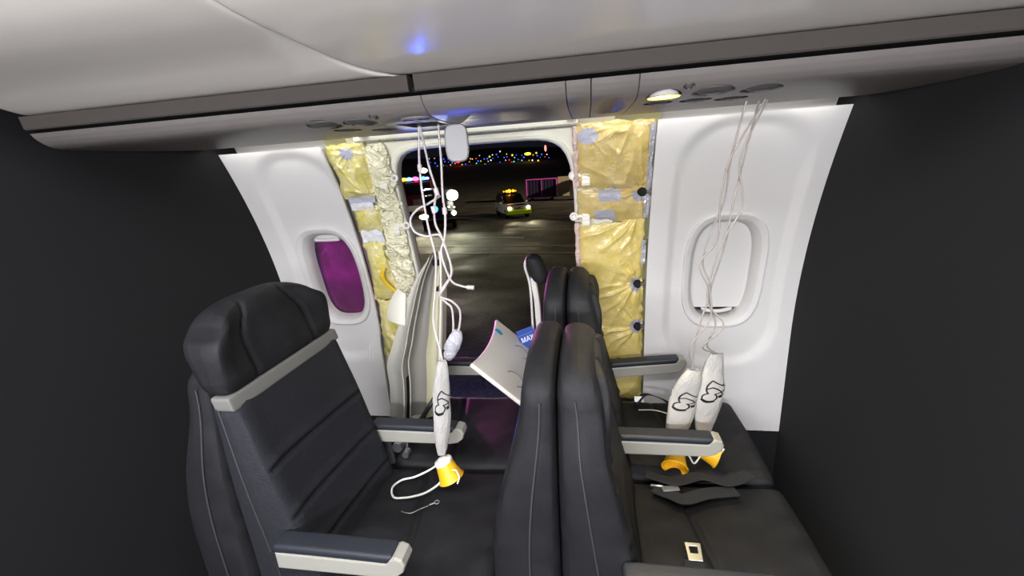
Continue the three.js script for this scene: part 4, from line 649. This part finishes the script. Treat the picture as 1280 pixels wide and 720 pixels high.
{ // airport car, nose (+z) towards the aircraft
  const t = base('airport_car', [-5.9, GY, -34.4], 0.42); tag(t, 'white and black airport car with a lime bumper and amber roof lights', 'car');
  const side = (pts, w, bev) => prism(pts, w, bev).rotateY(-Math.PI / 2).translate(w / 2, 0, 0);   // outline in (z, y)
  mesh('body', side([[-2.3, 0.35], [-2.35, 0.95], [-2.2, 1.08], [0.75, 1.1], [1.75, 1.0], [2.15, 0.85], [2.2, 0.45], [2.1, 0.32]], 1.86, 0.08), paintWhite, t);
  mesh('bonnet', bx(1.6, 0.05, 1.1, 0, 1.06, 1.35, 0.02).rotateX(0.03), black, t);
  mesh('cabin', side([[-2.2, 1.06], [-2.0, 1.62], [-1.5, 1.72], [-0.2, 1.72], [0.1, 1.64], [0.95, 1.1]], 1.64, 0.08), black, t);
  mesh('roof', bx(1.5, 0.06, 1.9, 0, 1.73, -1.05, 0.03), black, t);
  mesh('front_bumper', side([[2.0, 0.3], [2.24, 0.36], [2.27, 0.62], [2.2, 0.7], [2.0, 0.7]], 1.88, 0.04), lime, t);
  mesh('grille', merge([bx(1.0, 0.05, 0.04, 0, 0.9, 2.19), bx(1.0, 0.05, 0.04, 0, 0.78, 2.21), bx(0.2, 0.16, 0.05, 0, 0.85, 2.2)]), chrome, t);
  for (const s of [-1, 1]) { lamp(t, 'headlight', s * 0.74, 0.84, 2.17, 0.13, 0xfff3c8, 14, 1.1, 0.8); mesh('mirror', bx(0.2, 0.16, 0.12, s * 1.03, 1.16, 0.62, 0.03), paintWhite, t); for (const z of [-1.4, 1.4]) wheel(t, s * 0.82, 0.35, z, 0.35, 0.24); }
  const bar = mesh('light_bar', bx(1.1, 0.1, 0.24, 0, 1.83, -0.5, 0.03), black, t);
  for (const [x, k, r] of [[-0.48, 2, 0.07], [-0.24, 5, 0.1], [-0.02, 16, 0.13], [0.3, 6, 0.11], [0.5, 2, 0.07]]) lamp(bar, 'amber_lamp', x, 1.95, -0.5, r, 0xff9a10, k);
  t.updateMatrixWorld(); const w = (x, y, z) => t.localToWorld(V(x, y, z)).toArray();
  for (const s of [-1, 1]) spot(0xfff0c8, L.head * 0.5, w(s * 0.74, 0.84, 2.32), w(s * 0.8, -0.2, 14), 0.5, 0.9, 4);
  const a = new THREE.PointLight(0xff9a20, L.beacon * 0.35, 0, 2); a.position.set(...w(0, 2.15, -0.4)); a.castShadow = true; a.shadow.radius = 5; scene.add(a);
}
{ // fire engine at the edge of the frame
  const t = base('fire_engine', [-16.1, GY, -41.4], 0.3); tag(t, 'dark red fire engine with a red and blue light bar', 'fire engine');
  const red = phy({ color: 0x4a0e10, roughness: 0.35 });
  mesh('cab', rbox(2.4, 2.4, 2.0, 0.12, 2, 2, 2).translate(0, 1.85, 2.4), red, t); mesh('body', rbox(2.5, 2.6, 5.4, 0.08, 2, 2, 2).translate(0, 1.95, -1.4), red, t);
  mesh('windscreen', bx(2.1, 0.9, 0.06, 0, 2.35, 3.4, 0.02), black, t); mesh('front_bumper', bx(2.5, 0.5, 0.4, 0, 0.7, 3.5, 0.05), paintWhite, t); mesh('grille', bx(1.3, 0.5, 0.06, 0, 1.25, 3.42, 0.02), chrome, t);
  for (const s of [-1, 1]) for (const z of [-2.8, 2.2]) wheel(t, s * 1.1, 0.52, z, 0.52, 0.34);
  for (const [x, y, z] of [[1.27, 1.6, 1.6], [1.27, 1.2, 0.2], [1.27, 1.1, -1.4]]) mesh('side_marker', bx(0.03, 0.1, 0.16, x, y, z, 0.01), glow(0xffb060, 1.5), t);
  const bar = mesh('light_bar', bx(2.5, 0.16, 0.4, 0, 3.12, 2.9, 0.04), black, t);
  for (const [x, hex, k, r, y] of [[-1.2, 0xffa020, 14, 0.2, 3.3], [-0.75, 0x40b0ff, 16, 0.2, 3.3], [-0.2, 0xff2a70, 22, 0.24, 3.3], [-0.1, 0xff1030, 8, 0.2, 3.02], [0.5, 0x30b8ff, 16, 0.19, 3.3], [0.85, 0x5a60ff, 12, 0.16, 3.3], [0.75, 0xff8a10, 5, 0.12, 3.02], [1.0, 0xff8a10, 5, 0.12, 3.02]]) lamp(bar, 'beacon', x, y, 3.0, r, hex, k, 1.3, 0.8);
  const mast = mesh('scene_light_mast', merge([cyl(0.05, 0.05, 0.9, 10).translate(0.6, 3.6, 2.2), bx(0.6, 0.3, 0.2, 0.6, 4.0, 2.2, 0.04)]), black, t); lamp(mast, 'flood_lamp', 0.6, 4.0, 2.34, 0.24, 0xfffbe0, 26, 1.3, 0.9);
  t.updateMatrixWorld(); const w = (x, y, z) => t.localToWorld(V(x, y, z)).toArray();
  spot(0xff1838, L.beacon * 26, w(-0.2, 3.3, 3.4), [0, 1.0, -1.2], 0.22, 0.8, 12); spot(0x5a60ff, L.beacon * 20, w(0.5, 3.3, 3.4), [-0.2, 1.3, -1.0], 0.22, 0.8, 12);
  spot(0xfff6dc, L.head * 1.2, w(0.6, 4.0, 2.7), w(1.5, -0.2, 16), 0.6, 0.9, 8);
}
{ // dark utility truck in front of it
  const t = base('utility_truck', [-10.55, GY, -30.2], 0.3); tag(t, 'dark utility truck with glaring headlights and a blue grille light', 'truck');
  mesh('cab', prism([[-1.6, 0.55], [-1.6, 2.2], [0.5, 2.25], [1.15, 1.4], [2.3, 1.25], [2.4, 0.55]], 2.2, 0.08).rotateY(-Math.PI / 2).translate(1.1, 0, 0), black, t);
  mesh('cargo_box', rbox(2.3, 1.9, 3.2, 0.06, 1, 1, 1).translate(0, 1.6, -3.3), black, t); mesh('front_bumper', bx(2.25, 0.3, 0.25, 0, 0.6, 2.42, 0.04), rubber, t);
  for (const s of [-1, 1]) for (const z of [-3.4, 1.4]) wheel(t, s * 1.0, 0.45, z, 0.45, 0.3);
  lamp(t, 'headlight', -0.98, 0.98, 2.42, 0.2, 0xfff6c0, 16, 1.5, 0.8); lamp(t, 'headlight', 1.05, 1.1, 2.42, 0.16, 0xfff6c0, 16); lamp(t, 'grille_light', -0.2, 1.42, 2.3, 0.2, 0x1a8cff, 16); lamp(t, 'marker_lamp', 0.75, 1.5, 2.1, 0.07, 0xffffff, 6); lamp(t, 'marker_lamp', 1.1, 1.45, 2.1, 0.06, 0xffffff, 5);
  const m = mesh('work_light', merge([cyl(0.04, 0.04, 0.4, 10).translate(1.05, 2.0, 1.0), bx(0.4, 0.3, 0.18, 1.05, 2.2, 1.0, 0.03)]), black, t); lamp(m, 'work_lamp', 1.05, 2.2, 1.14, 0.36, 0xfbffe0, 24, 1.1, 1);
  t.updateMatrixWorld(); const w = (x, y, z) => t.localToWorld(V(x, y, z)).toArray();
  for (const s of [-1, 1]) spot(0xfff2c8, L.head, w(s, 1.0, 2.75), w(s, -0.3, 14), 0.5, 0.9, 4);
  spot(0x2a6cff, L.beacon * 20, w(-0.2, 1.42, 2.65), [-0.2, 1.5, -0.9], 0.2, 0.8, 12);
  spot(0xf8ffe0, L.head * 1.5, w(1.05, 2.2, 1.5), w(2.5, -0.2, 16), 0.6, 0.9, 8);
}
{ // blue warning beacon standing close under the opening; the glossy bin mirrors it
  const t = base('warning_beacon', [-2.12, GY, -5.0]); tag(t, 'blue warning beacon on a short pole, mirrored in the overhead bin', 'beacon');
  mesh('pole', cyl(0.025, 0.03, 1.26, 12).translate(0, 0.63, 0), chrome, t); mesh('foot', cyl(0.18, 0.2, 0.05, 20).translate(0, 0.026, 0), rubber, t);
  mesh('beacon_lamp', lathe([[0, 1.26], [0.14, 1.26], [0.16, 1.32], [0.15, 1.5], [0.1, 1.57], [0, 1.58]], 24), glow(0x2a50ff, 110), t);
  const l = new THREE.PointLight(0x2a50ff, L.blue, 0, 2); l.position.set(-2.12, GY + 1.66, -5.0); l.shadow.radius = 4; l.castShadow = true; scene.add(l);
}
const magenta = phy({ color: 0xe860e0, roughness: 0.5 }), navy = phy({ color: 0x1c1440, roughness: 0.6 }), cream = phy({ color: 0xb5a890, roughness: 0.6 });
function cart(pos, label, withBox) {
  const t = base('cargo_cart', pos, 0.06); tag(t, label, 'cart', 'magenta framed cargo carts');
  const W = 3.3, H = 2.0, fr = [];
  for (const x of [-W / 2, 0, W / 2]) mesh('post', bx(x ? 0.12 : 0.07, H, 0.1, x, 0.3 + H / 2, 0.02, 0.02), magenta, t);
  for (const y of [0.34, 0.3 + H]) mesh('rail', bx(W + 0.12, 0.12, 0.1, 0, y, 0.02, 0.02), magenta, t);
  for (const x of [-W / 4, W / 4]) mesh('curtain_panel', slab(20, 2, (u, v) => [x - W / 4 + u * W / 2, 0.36 + v * (H - 0.08), -0.05 + 0.02 * Math.sin(u * 30)], (p) => [p[0], p[1], p[2] - 0.03]), navy, t);
  mesh('cart_bed', bx(W, 0.12, 1.6, 0, 0.32, -0.8, 0.03), cream, t); mesh('cart_roof', bx(W, 0.08, 1.6, 0, 0.3 + H, -0.8, 0.03), navy, t);
  if (withBox) mesh('end_panel', merge([bx(1.25, 2.1, 0.1, W / 2 + 0.75, 1.4, -0.1, 0.03), bx(0.45, 1.3, 0.04, W / 2 + 0.85, 1.3, -0.03, 0.02)]), cream, t);
  for (const x of [-1.1, 1.1]) for (const z of [-0.3, -1.3]) { mesh('wheel', lathe([[0, -0.06], [0.15, -0.06], [0.16, 0], [0.15, 0.06], [0, 0.06]], 16).rotateX(Math.PI / 2).translate(x, 0.16, z), rubber, t); }
}
cart([-4.85, GY, -48.2], 'cargo cart with magenta frame and cream end panel behind the airport car', true);
cart([0.55, GY, -46.6], 'cargo cart with magenta frame beside the yellow insulation edge', false);
// apron flood masts outside the frame: warm one ahead of the wing, magenta one astern
function mast(pos, H, to, hex, k, angle, label) {
  const t = base('flood_mast', pos); tag(t, label, 'floodlight'); t.lookAt(to[0], pos[1], to[2]);
  mesh('pole', cyl(0.08, 0.014 * H, H, 14).translate(0, H / 2, 0), chrome, t); mesh('lamp_head', bx(0.9, 0.5, 0.4, 0, H + 0.1, 0, 0.05), black, t); mesh('lamp_face', bx(0.8, 0.4, 0.04, 0, H + 0.05, 0.22, 0.01), glow(hex, 6), t);
  t.updateMatrixWorld(); spot(hex, k, t.localToWorld(V(0, H + 0.05, 0.4)).toArray(), to, angle, 0.9, 14);
}
mast([9, GY, -26], 11, [-3, GY, -20], 0xffd488, L.mast, 0.75, 'tall warm apron floodlight outside the view, ahead of the opening');
mast([-9.2, GY, -14], 4.2, [-1.15, 1.0, -1.8], 0xff5ad8, L.purple, 0.07, 'low magenta floodlight outside the view, beyond the purple window');
mast([34, GY, -36], 14, [-14, GY, -66], 0xffe8c0, L.farMast, 0.8, 'tall apron floodlight outside the view, beyond the cargo carts');

renderer.render(scene, camera);
